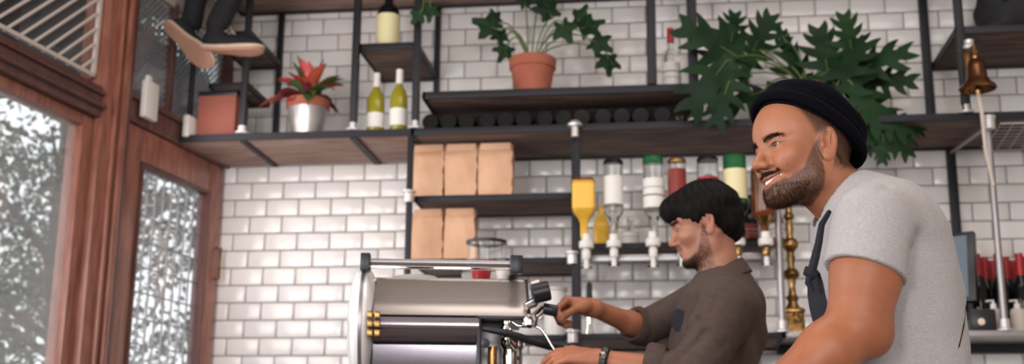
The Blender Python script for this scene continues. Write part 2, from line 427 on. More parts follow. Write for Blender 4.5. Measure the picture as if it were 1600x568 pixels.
def door_transom():
    root = structure(empty('window_3', L(.45, 2.7)))
    b = MB(); t0, t1, z0, z1 = .02, .86, 2.49, 2.97; st = .031
    n = int((t1 - t0 + z1 - z0) / st)
    for sgn in (1, -1):
        for i in range(n):
            s = i * st; a0 = max(0, s - (z1 - z0)); a1 = min(s, t1 - t0)
            if a1 - a0 < .01: continue
            A = (a0, s - a0); B = (a1, s - a1)
            if sgn > 0: b.tube([L(t0 + A[0], z0 + A[1], -.02), L(t0 + B[0], z0 + B[1], -.02)], .0046, 4)
            else: b.tube([L(t1 - A[0], z0 + A[1], -.026), L(t1 - B[0], z0 + B[1], -.026)], .0046, 4)
    b.build('wire_mesh', 'wirem', root)
    b = MB(); lbox(b, .0, .86, 2.49, 2.98, -.008, -.003); b.build('glass_pane', 'clearpane', root)
    b = MB(); lbox(b, -.02, .02, 2.485, 3.0, -.04, .03, .004); lbox(b, .48, .50, 2.485, 3.0, -.035, .01, .003); b.build('window_frame', 'darkwood', root)
door_transom()
# shaded awning of the shop next door, seen through the mesh
b = MB(); b.box((-1.05, -.9, 2.90), (-.42, 1.6, 2.95), .01)
tag(rebase(b.build('street_awning', 'darkwall'), (-.7, .3, 2.93)), 'dark awning over the pavement beyond the mesh transom', 'awning')

# white tags on the door head
def card(t0, t1, z0, z1, lab, nub):
    b = MB(); lbox(b, t0, t1, z0, z1, .062, .092, .008)
    if nub: lbox(b, t1 - .045, t1 - .012, z1, z1 + .022, .068, .086, .005)
    o = b.build('door_sensor', 'whitep'); tag(rebase(o, L((t0 + t1) / 2, z0, .08)), lab, 'sensor')
card(.715, .81, 2.385, 2.545, 'larger white plastic box with a nub on the door head beside the red-brown post', True)
card(.395, .475, 2.392, 2.492, 'smaller white plastic box on the door head left of the brick red box', False)

# street tree outside
def street_tree():
    root = empty('street_tree', (-1.6, 1.5, -.1), 'leafy green street tree outside the big left window', 'tree')
    rs = np.random.RandomState(9); n = 30000
    c = np.array([-2.0, 1.7, 2.8]); V = []
    cl = c + rs.normal(size=(260, 3)) * np.array([.95, .8, 1.0])
    pick = cl[rs.randint(0, 260, n)] + rs.normal(size=(n, 3)) * .11
    pick = pick[(pick[:, 0] < -.45 - .0 * pick[:, 1]) & (pick[:, 1] > -.4) & ~((pick[:, 0] > -1.2) & (pick[:, 2] > 2.78) & (pick[:, 1] < 1.8))]; n = len(pick)
    d = rs.normal(size=(n, 3)); d[:, 2] -= .6; d /= np.linalg.norm(d, axis=1, keepdims=True)
    s = np.cross(d, rs.normal(size=(n, 3))); s /= np.linalg.norm(s, axis=1, keepdims=True); nn = np.cross(d, s)
    l = rs.uniform(.04, .075, n)[:, None]
    V = np.stack([pick, pick + d * l * .45 + s * l * .28 + nn * l * .06, pick + d * l, pick + d * l * .45 - s * l * .28 + nn * l * .06], 1).reshape(-1, 3)
    F = np.arange(n * 4).reshape(-1, 4)
    finish('foliage', np_mesh('foliage', V, F), 'leafo', root)
    b = MB(); b.tube([(-1.6, 1.5, -.1), (-1.65, 1.55, 1.2), (-1.75, 1.5, 2.2), (-1.8, 1.6, 3.4)], [.09, .075, .06, .03], 10)
    for k in range(9):
        a = rs.uniform(0, 6.28); z = rs.uniform(1.4, 3.0); b.tube([(-1.7, 1.52, z), (-1.7 + .7 * math.cos(a), 1.52 + .7 * math.sin(a), z + .45)], [.03, .008], 6)
    b.build('trunk', 'bark', root)
street_tree()

# ================================================================== SHELVING
ZM0, ZM1 = 2.372, 2.402
def board(name, x0, x1, y0, y1, z0, z1, label, seams=1, m='board', lip=True):
    root = empty(name, ((x0 + x1) / 2, (y0 + y1) / 2, z0), label, 'shelf')
    n = seams; w = (y1 - y0 - .02) / n
    b = MB()
    for i in range(n): b.box((x0 + .012, y0 + .012 + i * w, z0 + .003), (x1 - .012, y0 + .012 + (i + 1) * w - .002, z1 - .003), .002)
    b.build('plank', m, root)
    b = MB(); b.box((x0, y0, z0), (x1, y0 + .012, z1), .001); b.box((x0, y1 - .025, z0 - .004), (x1, y1 - .002, z1), .001)
    b.box((x0, y0, z0), (x0 + .012, y1, z1)); b.box((x1 - .012, y0, z0), (x1, y1, z1)); b.build('steel_frame', 'steel', root)
    return root
def corner_shelf():
    root = empty('corner_shelf', (.3, -.25, ZM0), 'warm brown plank shelf in the corner under the potted croton and brick red box', 'shelf')
    # follows the slanting left wall
    xl = lambda y: -.155 + .1345 * y + .012
    b = MB(); b.prism([(xl(-.458), -.458), (.838, -.458), (.838, -.235), (xl(-.235), -.235)], 2, ZM0 + .003, ZM1 - .003)
    b.prism([(xl(-.232), -.232), (.838, -.232), (.838, -.02), (xl(-.02), -.02)], 2, ZM0 + .003, ZM1 - .003)
    b.build('plank', 'boardred', root)
    b = MB(); b.box((-.2, -.47, ZM0), (.85, -.458, ZM1)); b.box((.10, -.458, ZM0 - .006), (.125, -.02, ZM0 + .004)); b.box((.585, -.458, ZM0 - .006), (.615, -.02, ZM0 + .004))
    b.build('steel_frame', 'steel', root)
corner_shelf()
board('long_shelf', .852, 3.94, -.47, -.006, ZM0, ZM1, 'long dark steel edged shelf across the tiled wall above the spirit bottles', 2)
board('raised_shelf', .895, 2.04, -.47, -.006, 2.53, 2.562, 'raised plank shelf under the terracotta pot, above the row of lying bottles', 2)
board('small_shelf', .603, .867, -.45, -.006, 2.765, 2.796, 'small high shelf with the cream labelled bottle above two wine bottles', 1)
board('display_shelf', -.06, .118, -.45, -.15, 2.615, 2.64, 'lower display shelf lying over the brick red box', 1)
board('high_display_shelf', -.07, .118, -.45, -.006, 2.85, 2.878, 'upper small shelf in the corner behind the dangling sneakers', 1)
board('top_shelf', -.10, 3.94, -.47, -.006, 3.125, 3.155, 'topmost long plank shelf at the upper edge of the wall', 2, 'boardred')
board('bell_shelf', 3.09, 3.94, -.47, -.006, 2.735, 2.765, 'high right shelf behind the bronze bell', 1)
board('bag_shelf', .862, 1.535, -.42, -.09, 2.095, 2.122, 'middle shelf under the three upright kraft paper bags', 1)
board('jar_shelf', .862, 1.535, -.42, -.09, 1.828, 1.853, 'lower shelf under two kraft paper bags behind the espresso machine', 1)
board('bottle_shelf', 1.56, 2.34, -.30, -.006, 1.905, 1.93, 'dark shelf behind the hanging spirit bottles', 1)
board('glass_shelf', 1.50, 2.36, -.47, -.006, 1.512, 1.535, 'dark low shelf behind the barista arms with tumblers', 1)
def steelshelf():
    root = empty('steel_counter_shelf', (3.1, -.25, 1.5), 'pale steel edged low shelf carrying the screen and brass column', 'shelf')
    b = MB(); b.box((2.365, -.47, 1.512), (3.94, -.46, 1.537), .002); b.box((2.365, -.46, 1.529), (3.94, -.006, 1.537)); b.build('shelf_plate', 'greysteel', root)
    b = MB(); b.box((2.365, -.06, 1.49), (3.94, -.006, 1.529)); b.build('wall_rail', 'steel', root)
steelshelf()

def post(x0, y0, z0, x1, y1, z1, label, r=.013, m='steel', flange_top=False, flange_bot=False, sq=True, group=None):
    root = empty('shelf_post', (x0, y0, min(z0, z1)), label, 'post', group)
    b = MB()
    if sq:
        M4 = Matrix.Identity(4)
        b.box((x0 - r, y0 - r, z0), (x0 + r, y0 + r, z1), .002)
    else: b.tube([(x0, y0, z0), (x1, y1, z1)], r, 14)
    b.build('shaft', m, root)
    f = lambda z: MB().lathe([(.0, z - .004), (.030, z - .004), (.030, z + .004), (.019, z + .008), (.019, z + .03), (0, z + .03)], (x0, y0, 0), 16)
    if flange_bot: f(z0 + .004).build('flange', 'fitting', root)
    if flange_top:
        MB().lathe([(0, z1 + .02), (.026, z1 + .018), (.026, z1 + .006), (.018, z1), (.018, z1 - .035), (0, z1 - .035)], (x0, y0, 0), 16).build('flange', 'fitting', root)
    return root
post(.107, -.46, ZM1, 0, 0, 3.125, 'front dark steel post beside the brick red box', flange_bot=True)
post(-.160, -.40, ZM1, 0, 0, 3.125, 'thin dark post left of the brick red box under the shoes', .010)
post(.105, -.016, ZM1, 0, 0, 3.125, 'back dark steel post against the tiles left of the croton plant', flange_bot=True)
post(.597, -.46, ZM1, 0, 0, 3.125, 'front dark post just left of the two wine bottles', .015, flange_bot=True)
post(.866, -.46, ZM1, 0, 0, 3.125, 'front dark post just right of the two wine bottles', .015, flange_bot=True)
post(.866, -.016, ZM1, 0, 0, 3.125, 'back dark post behind the right edge of the small high shelf')
post(1.865, -.46, 2.562, 0, 0, 3.125, 'dark post standing on the raised shelf left of the clear bottle', .020)
post(2.037, -.46, ZM1, 0, 0, 3.125, 'tall dark post right of the clear bottle behind the big leaves', .018, flange_bot=True)
post(2.037, -.016, ZM1, 0, 0, 3.125, 'back dark post at the right end of the raised shelf')
post(3.068, -.016, ZM1, 0, 0, 3.125, 'back dark post on the tiles left of the bronze bell', .018)
post(3.108, -.46, ZM1, 0, 0, 3.125, 'front dark post carrying the bronze bell', .016, flange_bot=True)
post(3.137, -.016, 1.545, 0, 0, ZM0, 'dark post against the tiles above the screen', .018)
post(.850, -.46, 1.5, 0, 0, ZM0, 'dark steel post left of the kraft paper bags', .012)
post(1.545, -.455, 1.0, 0, 0, ZM0 - .0, 'grey steel post between the paper bag shelves and the yellow bottle', .018)
def poles():
    for x, z0, z1, lab in ((3.187, 1.537, 2.40, 'pale galvanised pipe rising from the steel shelf in front of the red foil bottles'), (2.353, 1.537, 2.372, 'pale galvanised pipe between the whisky bottle and the brass column')):
        root = empty('pipe_post', (x, -.448, z0), lab, 'pipe')
        MB().tube([(x, -.448, z0), (x, -.448, z1 - (.05 if z1 > 2.38 else 0))], .0135, 16).build('pipe', 'greysteel', root)
        MB().lathe([(0, z0), (.032, z0), (.032, z0 + .006), (.02, z0 + .012), (.02, z0 + .045), (0, z0 + .045)], (x, -.448, 0), 18).build('flange', 'fitting', root)
        if z1 > 2.38:
            MB().lathe([(0, z1 - .07), (.022, z1 - .07), (.022, z1 - .03), (.026, z1 - .028), (.026, z1 - .018), (0, z1 - .018)], (x, -.448 - .03, 0), 16).build('elbow_fitting', 'fitting', root)
            MB().tube([(x, -.448, 2.352), (3.137, -.03, 2.352)], .009, 10).build('brace', 'greysteel', root)
poles()
b = MB(); b.tube([(1.545, -.49, 2.34), (1.545, -.49, 2.392)], .016, 12); b.lathe([(0, 2.385), (.030, 2.385), (.032, 2.394), (.022, 2.404), (.014, 2.41), (0, 2.412)], (1.545, -.49, 0), 16)
tag(rebase(b.build('pipe_clamp', 'fitting'), (1.545, -.49, 2.34)), 'pale pipe clamp on the long shelf edge above the yellow bottle', 'clamp')
for x, z, lab in ((.850, 2.108, 'pale pipe clamp left of the upright kraft paper bags'), (1.53, 1.84, 'pale pipe clamp at the right end of the jar shelf'), (1.53, 1.524, 'pale pipe clamp on the low shelf below the reaching arm')):
    b = MB(); b.lathe([(0, z - .025), (.022, z - .025), (.022, z + .012), (.03, z + .016), (.03, z + .024), (0, z + .024)], (x, -.47, 0), 14)
    tag(rebase(b.build('pipe_clamp', 'fitting'), (x, -.47, z)), lab, 'clamp')

# ================================================================== BOTTLES, BOXES, BAGS
WINE = [(0, 0), (.034, 0), (.0375, .006), (.0375, .15), (.036, .17), (.028, .19), (.018, .205), (.0145, .22), (.014, .285), (0, .285)]
def bottle(name, loc, prof, glass, label, cat='bottle', lab=None, cap=None, sq=0, liquid=None, group=None, M4=None, ink=True):
    """upright bottle; lab=(z0,z1,material), cap=(z0,z1,material); M4 turns it upside down"""
    root = empty(name, loc, label, cat, group)
    T = Matrix.Translation(Vector(tuple(map(float, loc)))) @ (M4 or Matrix.Identity(4))
    MB().lathe(prof, M4=T, sq=sq, n=32).build('glass_body', glass, root)
    rad = lambda z: np.interp(z, [p[1] for p in prof[1:-1]], [p[0] for p in prof[1:-1]])
    def sleeve(z0, z1, e, m, nm):
        zs = np.linspace(z0, z1, 6); pr = [(rad(z) + e, z) for z in zs]; MB().lathe([(rad(z0) - .001, z0)] + pr + [(rad(z1) - .001 if nm != 'cap' else 0, z1)], M4=T, sq=sq, n=32).build(nm, m, root)
    if lab:
        sleeve(lab[0], lab[1], .0009, lab[2], 'paper_label')
        if ink:
            h = lab[1] - lab[0]; sleeve(lab[0] + h * .55, lab[0] + h * .62, .0013, 'printink', 'label_print'); sleeve(lab[0] + h * .3, lab[0] + h * .33, .0013, 'printink', 'label_print')
    if cap: sleeve(cap[0], cap[1], .0012, cap[2], 'cap')
    return root
def put(px, py, Y, z): p = at(px, py, Y); return (p[0], p[1], z)
bottle('wine_bottle', put(586, 207, -.38, ZM1), [(r, z * .98) for r, z in WINE], 'oliveglass', 'shorter olive green wine bottle, left of the pair beside the small post', lab=(.03, .095, 'paper'), cap=(.215, .279, 'capw'), ink=False, group='white wine bottles')
bottle('wine_bottle', put(622, 207, -.40, ZM1), WINE, 'oliveglass', 'taller olive green wine bottle, right of the pair on the corner shelf', lab=(.03, .105, 'paper'), cap=(.22, .285, 'capw'), ink=False, group='white wine bottles')
bottle('dark_bottle', put(606, 60, -.36, 2.796), [(0, 0), (.048, 0), (.052, .006), (.052, .16), (.045, .19), (.02, .215), (.016, .29), (0, .29)], 'darkglass', 'dark bottle with arched cream label on the small high shelf', lab=(.012, .155, 'creamlab'), ink=False)
bottle('clear_bottle', put(1049, 125, -.34, 2.562), [(0, 0), (.034, 0), (.037, .005), (.037, .15), (.03, .18), (.014, .2), (.013, .29), (0, .29)], 'glass', 'clear spirit bottle with pinkish red cap on the raised shelf', lab=(.03, .13, 'paper'), cap=(.225, .29, 'redcap'))
# bottles lying under the raised shelf, ends towards the room
INV = Matrix.Rotation(math.pi, 4, 'X'); LIE = Matrix.Rotation(math.pi / 2 * -1, 4, 'X')
x = .925; i = 0
first = None
while x < 1.98:
    loc = (x, -.43, ZM1 + .039)
    if first is None:
        first = bottle('lying_bottle', loc, WINE, 'darkglass', 'dark wine bottle lying on its side under the raised shelf', group='dark bottles lying under the raised shelf', M4=LIE, cap=(.22, .285, 'redcap'))
    else: copy_tree(first, loc)
    x += .0775 + (.012 if i % 3 == 2 else 0); i += 1

# kraft paper bags
def bag(px0, px1, pyb, Y, z0, h, label, seed):
    x0 = at(px0, pyb, Y)[0]; x1 = at(px1, pyb, Y)[0]; rs = random.Random(seed); w = x1 - x0; d = .085
    root = empty('paper_bag', ((x0 + x1) / 2, Y + d / 2, z0), label, 'bag', 'kraft paper coffee bags')
    nz, nx = 14, 8; V, Fc = [], []
    def ring(t):
        z = z0 + h * t; pts = []
        dd = d * (1 if t < .82 else 1 - (t - .82) / .18 * .85); ww = w * (1 - .03 * math.sin(t * 3.1 + seed))
        c = [(-.5, -.5), (.5, -.5), (.5, .5), (-.5, .5)]
        for k in range(4):
            a, b_ = c[k], c[(k + 1) % 4]
            for j in range(nx):
                u = j / nx; px, py = a[0] + (b_[0] - a[0]) * u, a[1] + (b_[1] - a[1]) * u
                bul = .012 * math.sin(math.pi * u) * math.sin(math.pi * min(1, t * 1.1)) * (1 if k in (0, 2) else -.9)
                nx_, ny_ = (0, -1) if k == 0 else (0, 1) if k == 2 else (1, 0) if k == 1 else (-1, 0)
                wob = .0022 * math.sin(17 * u + 9 * t * (k + 1) + seed * 2) + .002 * math.sin(31 * t + 5 * u + seed)
                pts.append(((x0 + x1) / 2 + px * ww + nx_ * (bul + wob), Y + d / 2 + py * dd + ny_ * (bul + wob) - .03 * max(0, t - .85), z))
        return pts
    n4 = nx * 4
    for i in range(nz + 1): V += ring(i / nz)
    for i in range(nz):
        for k in range(n4): Fc.append([i * n4 + k, i * n4 + (k + 1) % n4, (i + 1) * n4 + (k + 1) % n4, (i + 1) * n4 + k])
    Fc.append(list(range(n4))[::-1]); Fc.append([nz * n4 + k for k in range(n4)])
    b = MB(); b._add(V, Fc, True); b.build('bag_body', 'kraft', root)
    b = MB(); zt = z0 + h
    b.box((x0 + .004, Y + .004, zt - .030), (x1 - .004, Y + .030, zt + .002), .005); b.build('folded_top', 'kraft', root)
bag(644, 692, 312, -.36, 2.122, .238, 'kraft paper bag, left of the three on the middle shelf', 1)
bag(694, 744, 312, -.36, 2.122, .238, 'kraft paper bag, middle of the three on the middle shelf', 2)
bag(747, 799, 312, -.36, 2.122, .238, 'kraft paper bag, right of the three on the middle shelf', 3)
bag(643, 690, 400, -.36, 1.853, .225, 'kraft paper bag, left of the two above the espresso machine rail', 4)
bag(693, 741, 400, -.36, 1.853, .225, 'kraft paper bag, right of the two above the espresso machine rail', 5)
# glass jar with dark rim behind the machine
def jar():
    p = at(760, 400, -.9); z = 1.70
    root = empty('glass_hopper', (p[0], -.9, 1.5), 'clear glass jar with dark rim rising behind the espresso machine', 'jar')
    r = .072; zt = at(760, 378, -.9)[2]
    MB().lathe([(0, zt - .12), (r, zt - .12), (r, zt - .005), (r - .003, zt - .005), (r - .003, zt - .115), (0, zt - .115)], (p[0], -.9, 0), 32).build('glass_body', 'glass', root)
    MB().lathe([(r + .001, zt - .008), (r + .004, zt - .008), (r + .004, zt + .004), (r - .004, zt + .004), (r - .004, zt - .008), (r + .001, zt - .008)], (p[0], -.9, 0), 32).build('rim', 'black', root)
    MB().lathe([(0, zt - .114), (r - .02, zt - .114), (r - .015, zt - .075), (0, zt - .06)], (p[0], -.9, 0), 24).build('contents', 'redliq', root)
    MB().box((p[0] - .08, -.98, 1.13), (p[0] + .08, -.82, zt - .12), .01).build('grinder_body', 'greysteel', root)
jar()
# terracotta red box
a = at(306, 218, -.42)[0]; c = at(365, 218, -.42)[0]
root = empty('card_box', ((a + c) / 2, -.34, ZM1), 'upright brick red box on the corner shelf below the shoes', 'box')
MB().box((a, -.42, ZM1), (c, -.26, 2.60), .003).build('box_body', 'redbox', root)
MB().box((a - .004, -.424, 2.592), (c + .004, -.256, 2.613), .003).build('lid', 'black', root)

# pots ------------------------------------------------------------
def pot_mesh(root, x, y, z, r0, r1, h, rimh, m_body, m_rim):
    MB().lathe([(0, 0), (r0, 0), (r0 + (r1 - r0) * .12, h * .12), (r1 * .96, h - rimh), (r1 * .93, h - rimh), (0, h - rimh)], (x, y, z), 36).build('pot_body', m_body, root)
    rim = MB().lathe([(r1 * .9, h - rimh - .003), (r1 * 1.02, h - rimh), (r1 * 1.06, h - .004), (r1 * 1.03, h), (r1 * .93, h), (r1 * .92, h - .02), (0, h - .02)], (x, y, z), 36).build('pot_rim', m_rim, root)
    MB().lathe([(0, h - .019), (r1 * .92, h - .019), (r1 * .5, h - .008), (0, h - .006)], (x, y, z), 24).build('soil', 'soil', root)
def orient(tip, nrm):
    t = Vector(tip).normalized(); n = Vector(nrm); n = (n - t * n.dot(t)).normalized(); s = t.cross(n)
    return t, s, n
def lobed_leaf(V, F, c, tip, nrm, size, rs, lobes=6, cut=.74, droop=.22):
    """deeply cut philodendron leaf; c = leaf centre, tip direction, face normal"""
    t, s, n = orient(tip, nrm); c = Vector(tuple(map(float, c))); N = 96; rings = (.0, .3, .55, .78, 1.0); b0 = len(V)
    ph = rs.uniform(-.2, .2)
    V.append(tuple(c))
    for ri in rings[1:]:
        for k in range(N):
            a = 2 * math.pi * k / N - math.pi; aa = abs(a)
            R = (.58 + .42 * math.cos(a * .5) ** 2) * (1 - .0 * aa)
            env = R * (1.0 if aa < 2.7 else 1 - (aa - 2.7) * 1.3)
            lob = abs(math.cos(aa * lobes / math.pi * 1.57 + ph * (1 if a > 0 else -1))); lob = lob ** 1.1
            rr = env * (1 - cut * (1 - lob) * (1 if ri == 1 else (ri ** 3) * .6)) * ri
            fine = 1 + (.09 * abs(math.sin(aa * lobes * 1.9)) if ri == 1 else 0)
            x = rr * fine * math.cos(a); y = rr * fine * math.sin(a) * .92
            z = -droop * (x * x) - .28 * y * y + .07 * abs(y) - .05 * (1 - lob) * ri + .03 * math.sin(a * 5 + ph * 9)
            V.append(tuple(c + (t * x + s * y + n * z) * size))
    for k in range(N): F.append((b0, b0 + 1 + k, b0 + 1 + (k + 1) % N))
    for j in range(len(rings) - 2):
        for k in range(N):
            p, q = b0 + 1 + j * N + k, b0 + 1 + j * N + (k + 1) % N; F.append((p, p + N, q + N, q))
def split_leaf(V, F, c, tip, nrm, size, rs):
    """pinnate split leaf: a webbed midrib with curved finger lobes on both sides"""
    t, s, n = orient(tip, nrm); c = Vector(tuple(map(float, c))); ln = 2.0; sd = rs.uniform(.10, .24)
    def pt(x, y): return tuple(c + (t * x + s * y + n * (-sd * x * x - .30 * y * y + .05 * math.sin(6 * x + 3 * y))) * size)
    def strip(P, Wd):
        b0 = len(V)
        for i, ((x, y), w) in enumerate(zip(P, Wd)):
            x2, y2 = P[min(i + 1, len(P) - 1)]; x1, y1 = P[max(i - 1, 0)]; dx, dy = x2 - x1, y2 - y1; l = math.hypot(dx, dy) + 1e-9; nx, ny = -dy / l, dx / l
            V.append(pt(x + nx * w, y + ny * w)); V.append(pt(x, y)); V.append(pt(x - nx * w, y - ny * w))
        for i in range(len(P) - 1):
            for k in (0, 1): F.append((b0 + i * 3 + k, b0 + i * 3 + k + 1, b0 + i * 3 + k + 4, b0 + i * 3 + k + 3))
    us = np.linspace(-.8, 1.0, 12); strip([(u, 0) for u in us], [.06 + .20 * math.sin(math.pi * min(1, (u + .85) / 1.9)) ** .7 if u < .95 else .01 for u in us])
    n_l = rs.choice((5, 6))
    for i in range(n_l):
        u = -.75 + 1.5 * i / (n_l - 1); L_ = (.95 - .42 * abs(u + .15)) * rs.uniform(.85, 1.1); a0 = math.radians(118 - 72 * i / (n_l - 1))
        for sg in (-1, 1):
            P, Wd = [], []; a = a0; x, y = u, 0; st = L_ / 7
            for j in range(8):
                P.append((x, y * sg)); Wd.append((.125 if j else .15) * (1 - (j / 7) ** 2.2) + .012 + .02 * math.sin(math.pi * j / 7)); x += math.cos(a) * st; y += math.sin(a) * st; a -= .09
            strip(P, Wd)
def lobed_plant(root, soil, leaves, big, Yc, seed, sag=.12):
    rs = random.Random(seed); V, F = [], []; st = MB()
    for (px, py, sz, ang, dY) in leaves:
        Y = Yc + dY; c = at(px, py, Y); a = math.radians(ang); tip = Vector((math.cos(a), -.15 + rs.uniform(-.3, .2), math.sin(a)))
        nrm = Vector((rs.uniform(-.35, .35), -1, rs.uniform(-.1, .7)))
        size = sz * .0026 * big
        if big > 1: split_leaf(V, F, c, tip, nrm, size * .92, rs)
        else: lobed_leaf(V, F, c, tip, nrm, size, rs, lobes=rs.choice((5, 6)))
        base = Vector(c) - tip.normalized() * size * .42; s0 = Vector((soil[0] + rs.uniform(-.02, .02), soil[1] + rs.uniform(-.02, .02), soil[2]))
        mid = (s0 + base) / 2 + Vector((0, 0, sag)); P = [s0 * (1 - u) ** 2 + mid * 2 * u * (1 - u) + base * u * u for u in np.linspace(0, 1, 8)] + [Vector(tuple(map(float, c)))]
        st.tube(P, [.0035] * 8 + [.0015], 6)
    b = MB(); b._add(V, F, True); b.build('foliage', 'leafd', root, auto=False)
    st.build('stems', 'stem', root)
def pot_plant_mid():
    p = at(832, 130, -.33); x, y, z = p[0], -.33, 2.562
    root = empty('potted_plant', (x, y, z), 'lobed green plant in plain terracotta pot on the raised shelf', 'potted plant')
    pot_mesh(root, x, y, z, .072, .098, .175, .045, 'terra', 'terra')
    lobed_plant(root, (x, y, z + .17), [(768, 42, 34, 160, .0), (790, 76, 26, 250, -.03), (775, 30, 20, 110, .1), (858, 18, 34, 120, -.05), (880, 42, 30, 290, -.08),
        (915, 42, 34, 20, .0), (932, 66, 30, 330, -.05), (950, 92, 30, 275, -.05), (846, 2, 28, 60, .1), (905, 28, 26, 60, .05), (820, 5, 20, 100, .1), (786, 55, 22, 200, .08)], 1, -.33, 4)
pot_plant_mid()
def big_plant():
    x, y, z = at(1262, 150, -.3)[0], -.30, ZM1
    root = empty('potted_plant', (x, y, z), 'big dark green split leaf plant spreading behind the black hat', 'potted plant')
    pot_mesh(root, x, y, z, .09, .125, .17, .04, 'terra', 'terra')
    lv = [(1126, 72, 62, 150, -.19), (1118, 118, 60, 235, -.20), (1132, 148, 44, 250, -.20), (1185, 62, 40, 60, .0), (1222, 55, 26, 120, .0), (1170, 150, 50, 200, .08),
          (1245, 108, 46, 110, .05), (1290, 92, 48, 100, .0), (1328, 62, 38, 100, -.03), (1320, 110, 56, 60, -.1), (1362, 100, 52, 20, -.05),
          (1382, 125, 40, 350, .0), (1345, 150, 56, 300, -.12), (1378, 175, 46, 315, -.08), (1400, 205, 38, 300, -.08), (1380, 225, 26, 265, -.08), (1412, 190, 30, 340, -.03), (1355, 195, 36, 260, -.05), (1145, 50, 34, 80, .1)]
    lobed_plant(root, (x, y, z + .16), lv, 1.2, -.36, 8)
big_plant()
def top_plant():
    p = at(672, -60, -.3); x, y, z = p[0], -.25, 3.155
    root = empty('potted_plant', (x, y, z), 'green plant on the topmost shelf with one leaf hanging into view', 'potted plant')
    pot_mesh(root, x, y, z, .06, .08, .14, .03, 'terra', 'terra')
    lobed_plant(root, (x, y, z + .13), [(672, 12, 24, 270, -.2), (655, 22, 20, 230, -.22), (660, -40, 26, 100, -.1), (690, -40, 26, 60, -.1)], 1, -.33, 6, sag=.15)
top_plant()
def croton():
    p = at(479, 208, -.34); x, y, z = p[0], -.34, ZM1
    root = empty('potted_plant', (x, y, z), 'red and green leaved croton in silver and terracotta pot', 'potted plant')
    pot_mesh(root, x, y, z, .064, .092, .178, .040, 'silver', 'terra')
    rs = random.Random(12); V, F, T = [], [], []; red = (.42, .05, .05); red2 = (.55, .12, .06); gr = (.05, .12, .03); dk = (.16, .03, .04)
    spec = [(-100, 152, red, 12), (-165, 118, gr, 7), (-150, 95, dk, 7), (130, 168, red, 9)]
    for i in range(52):
        a = rs.uniform(0, 6.28); el = rs.uniform(.15, 1.3); ln = rs.uniform(.14, .22)
        d = Vector((math.cos(a) * math.cos(el), math.sin(a) * math.cos(el) * .7, math.sin(el)))
        side = d.cross(Vector((0, 0, 1))).normalized(); n = side.cross(d).normalized()
        col = rs.choice([red, red, red2, gr, gr, dk]); w = rs.uniform(.024, .036); base = Vector((x, y, z + .18)) + d * .02; b0 = len(V); K = 9
        for j in range(K):
            u = j / (K - 1); ww = w * (math.sin(math.pi * min(1, u * .97 + .03)) ** .8); c = base + d * ln * u * 1.05 + Vector((0, 0, -.35 * ln * u * u * math.cos(el) * 1.6))
            for s in (-1, 0, 1): V.append(tuple(c + side * ww * s + n * abs(s) * ww * .35)); T.append(tuple(np.array(col) * (1.25 if s == 0 else 1)) if u < .9 else red)
        for j in range(K - 1):
            for s in (0, 1): F.append((b0 + j * 3 + s, b0 + j * 3 + s + 1, b0 + j * 3 + s + 4, b0 + j * 3 + s + 3))
    me = np_mesh('foliage', V, F, np.array(T)); finish('foliage', me, 'croton', root, True)
    MB().tube([(x, y, z + .15), (x + .004, y, z + .20), (x, y, z + .26)], [.008, .006, .003], 8).build('stem', 'stem', root)
croton()
# ================================================================== SPIRIT BOTTLES ON OPTICS
def optic(px, Y, y0, y1, label, gold=False):
    p0 = at(px, y0, Y); p1 = at(px, y1, Y); h = p0[2] - p1[2]; x = p0[0]; z = p1[2]
    root = empty('spirit_optic', (x, Y, z), label, 'spirit measure')
    MB().lathe([(0, h * .60), (.028, h * .60), (.030, h * .63), (.030, h * .78), (.026, h * .81), (.018, h * .83), (.018, h), (0, h)], (x, Y, z), 24).build('collar', 'whitep', root)
    MB().lathe([(0, h * .28), (.014, h * .28), (.017, h * .34), (.017, h * .52), (.013, h * .56), (.013, h * .62), (0, h * .62)], (x, Y, z), 20).build('measure_chamber', 'brass' if gold else 'whitep', root)
    MB().lathe([(0, 0), (.013, 0), (.012, h * .10), (.010, h * .14), (.010, h * .26), (.010, h * .28), (0, h * .28)], (x, Y, z), 20).build('spout', 'whitep', root)
    b = MB(); b.tube([(x, Y, z + .012), (x + .022, Y - .01, z + .004)], .004, 6); b.tube([(x, Y, z + .012), (x - .022, Y - .01, z + .004)], .004, 6); b.build('push_bar', 'black', root)
    b = MB(); b.tube([(x, Y + .01, z + h * .75), (x, Y + .045, z + h * .75)], .008, 8); b.build('bracket', 'greysteel', root)
def hung(px, ytop, yneck, Y, wpx, glass, label, shf=.72, lab=None, cap=None, sq=0, tall=1.0, name='spirit_bottle', ink=False):
    s = .00252; h = at(px, ytop, Y)[2] - at(px, yneck, Y)[2]; r = wpx * s / 2
    sh = h * shf
    pr = [(0, 0), (r * .85, 0), (r, .008), (r, sh - r * .55), (r * .9, sh - r * .2), (r * .55, sh + .01), (.0155, sh + .03), (.014, max(h, sh + .035)), (0, h)]
    p = at(px, ytop, Y)
    return bottle(name, (p[0], Y, p[2]), pr, glass, label, lab=lab and (lab[0] * h, lab[1] * h, lab[2]), cap=cap and (cap[0] * h, cap[1] * h, cap[2]), sq=sq, M4=INV, ink=ink)
hung(912, 280, 372, -.50, 36, 'yellow', 'square yellow liqueur bottle hanging upside down next to the grey post', shf=.62, sq=8, lab=(.10, .52, 'amberlab'), cap=(0.001, .05, 'brownliq'))
hung(958, 250, 372, -.50, 31, 'glass', 'clear upside down bottle with plain white label, second from the grey post', lab=(.22, .58, 'paper'), cap=(0.001, .06, 'darkglass'))
hung(1020, 245, 372, -.50, 33, 'glass', 'clear upside down bottle with ruled white label and greenish base beside the barista hair', lab=(.28, .64, 'paper'), cap=(0.001, .1, 'greenglass'), ink=True)
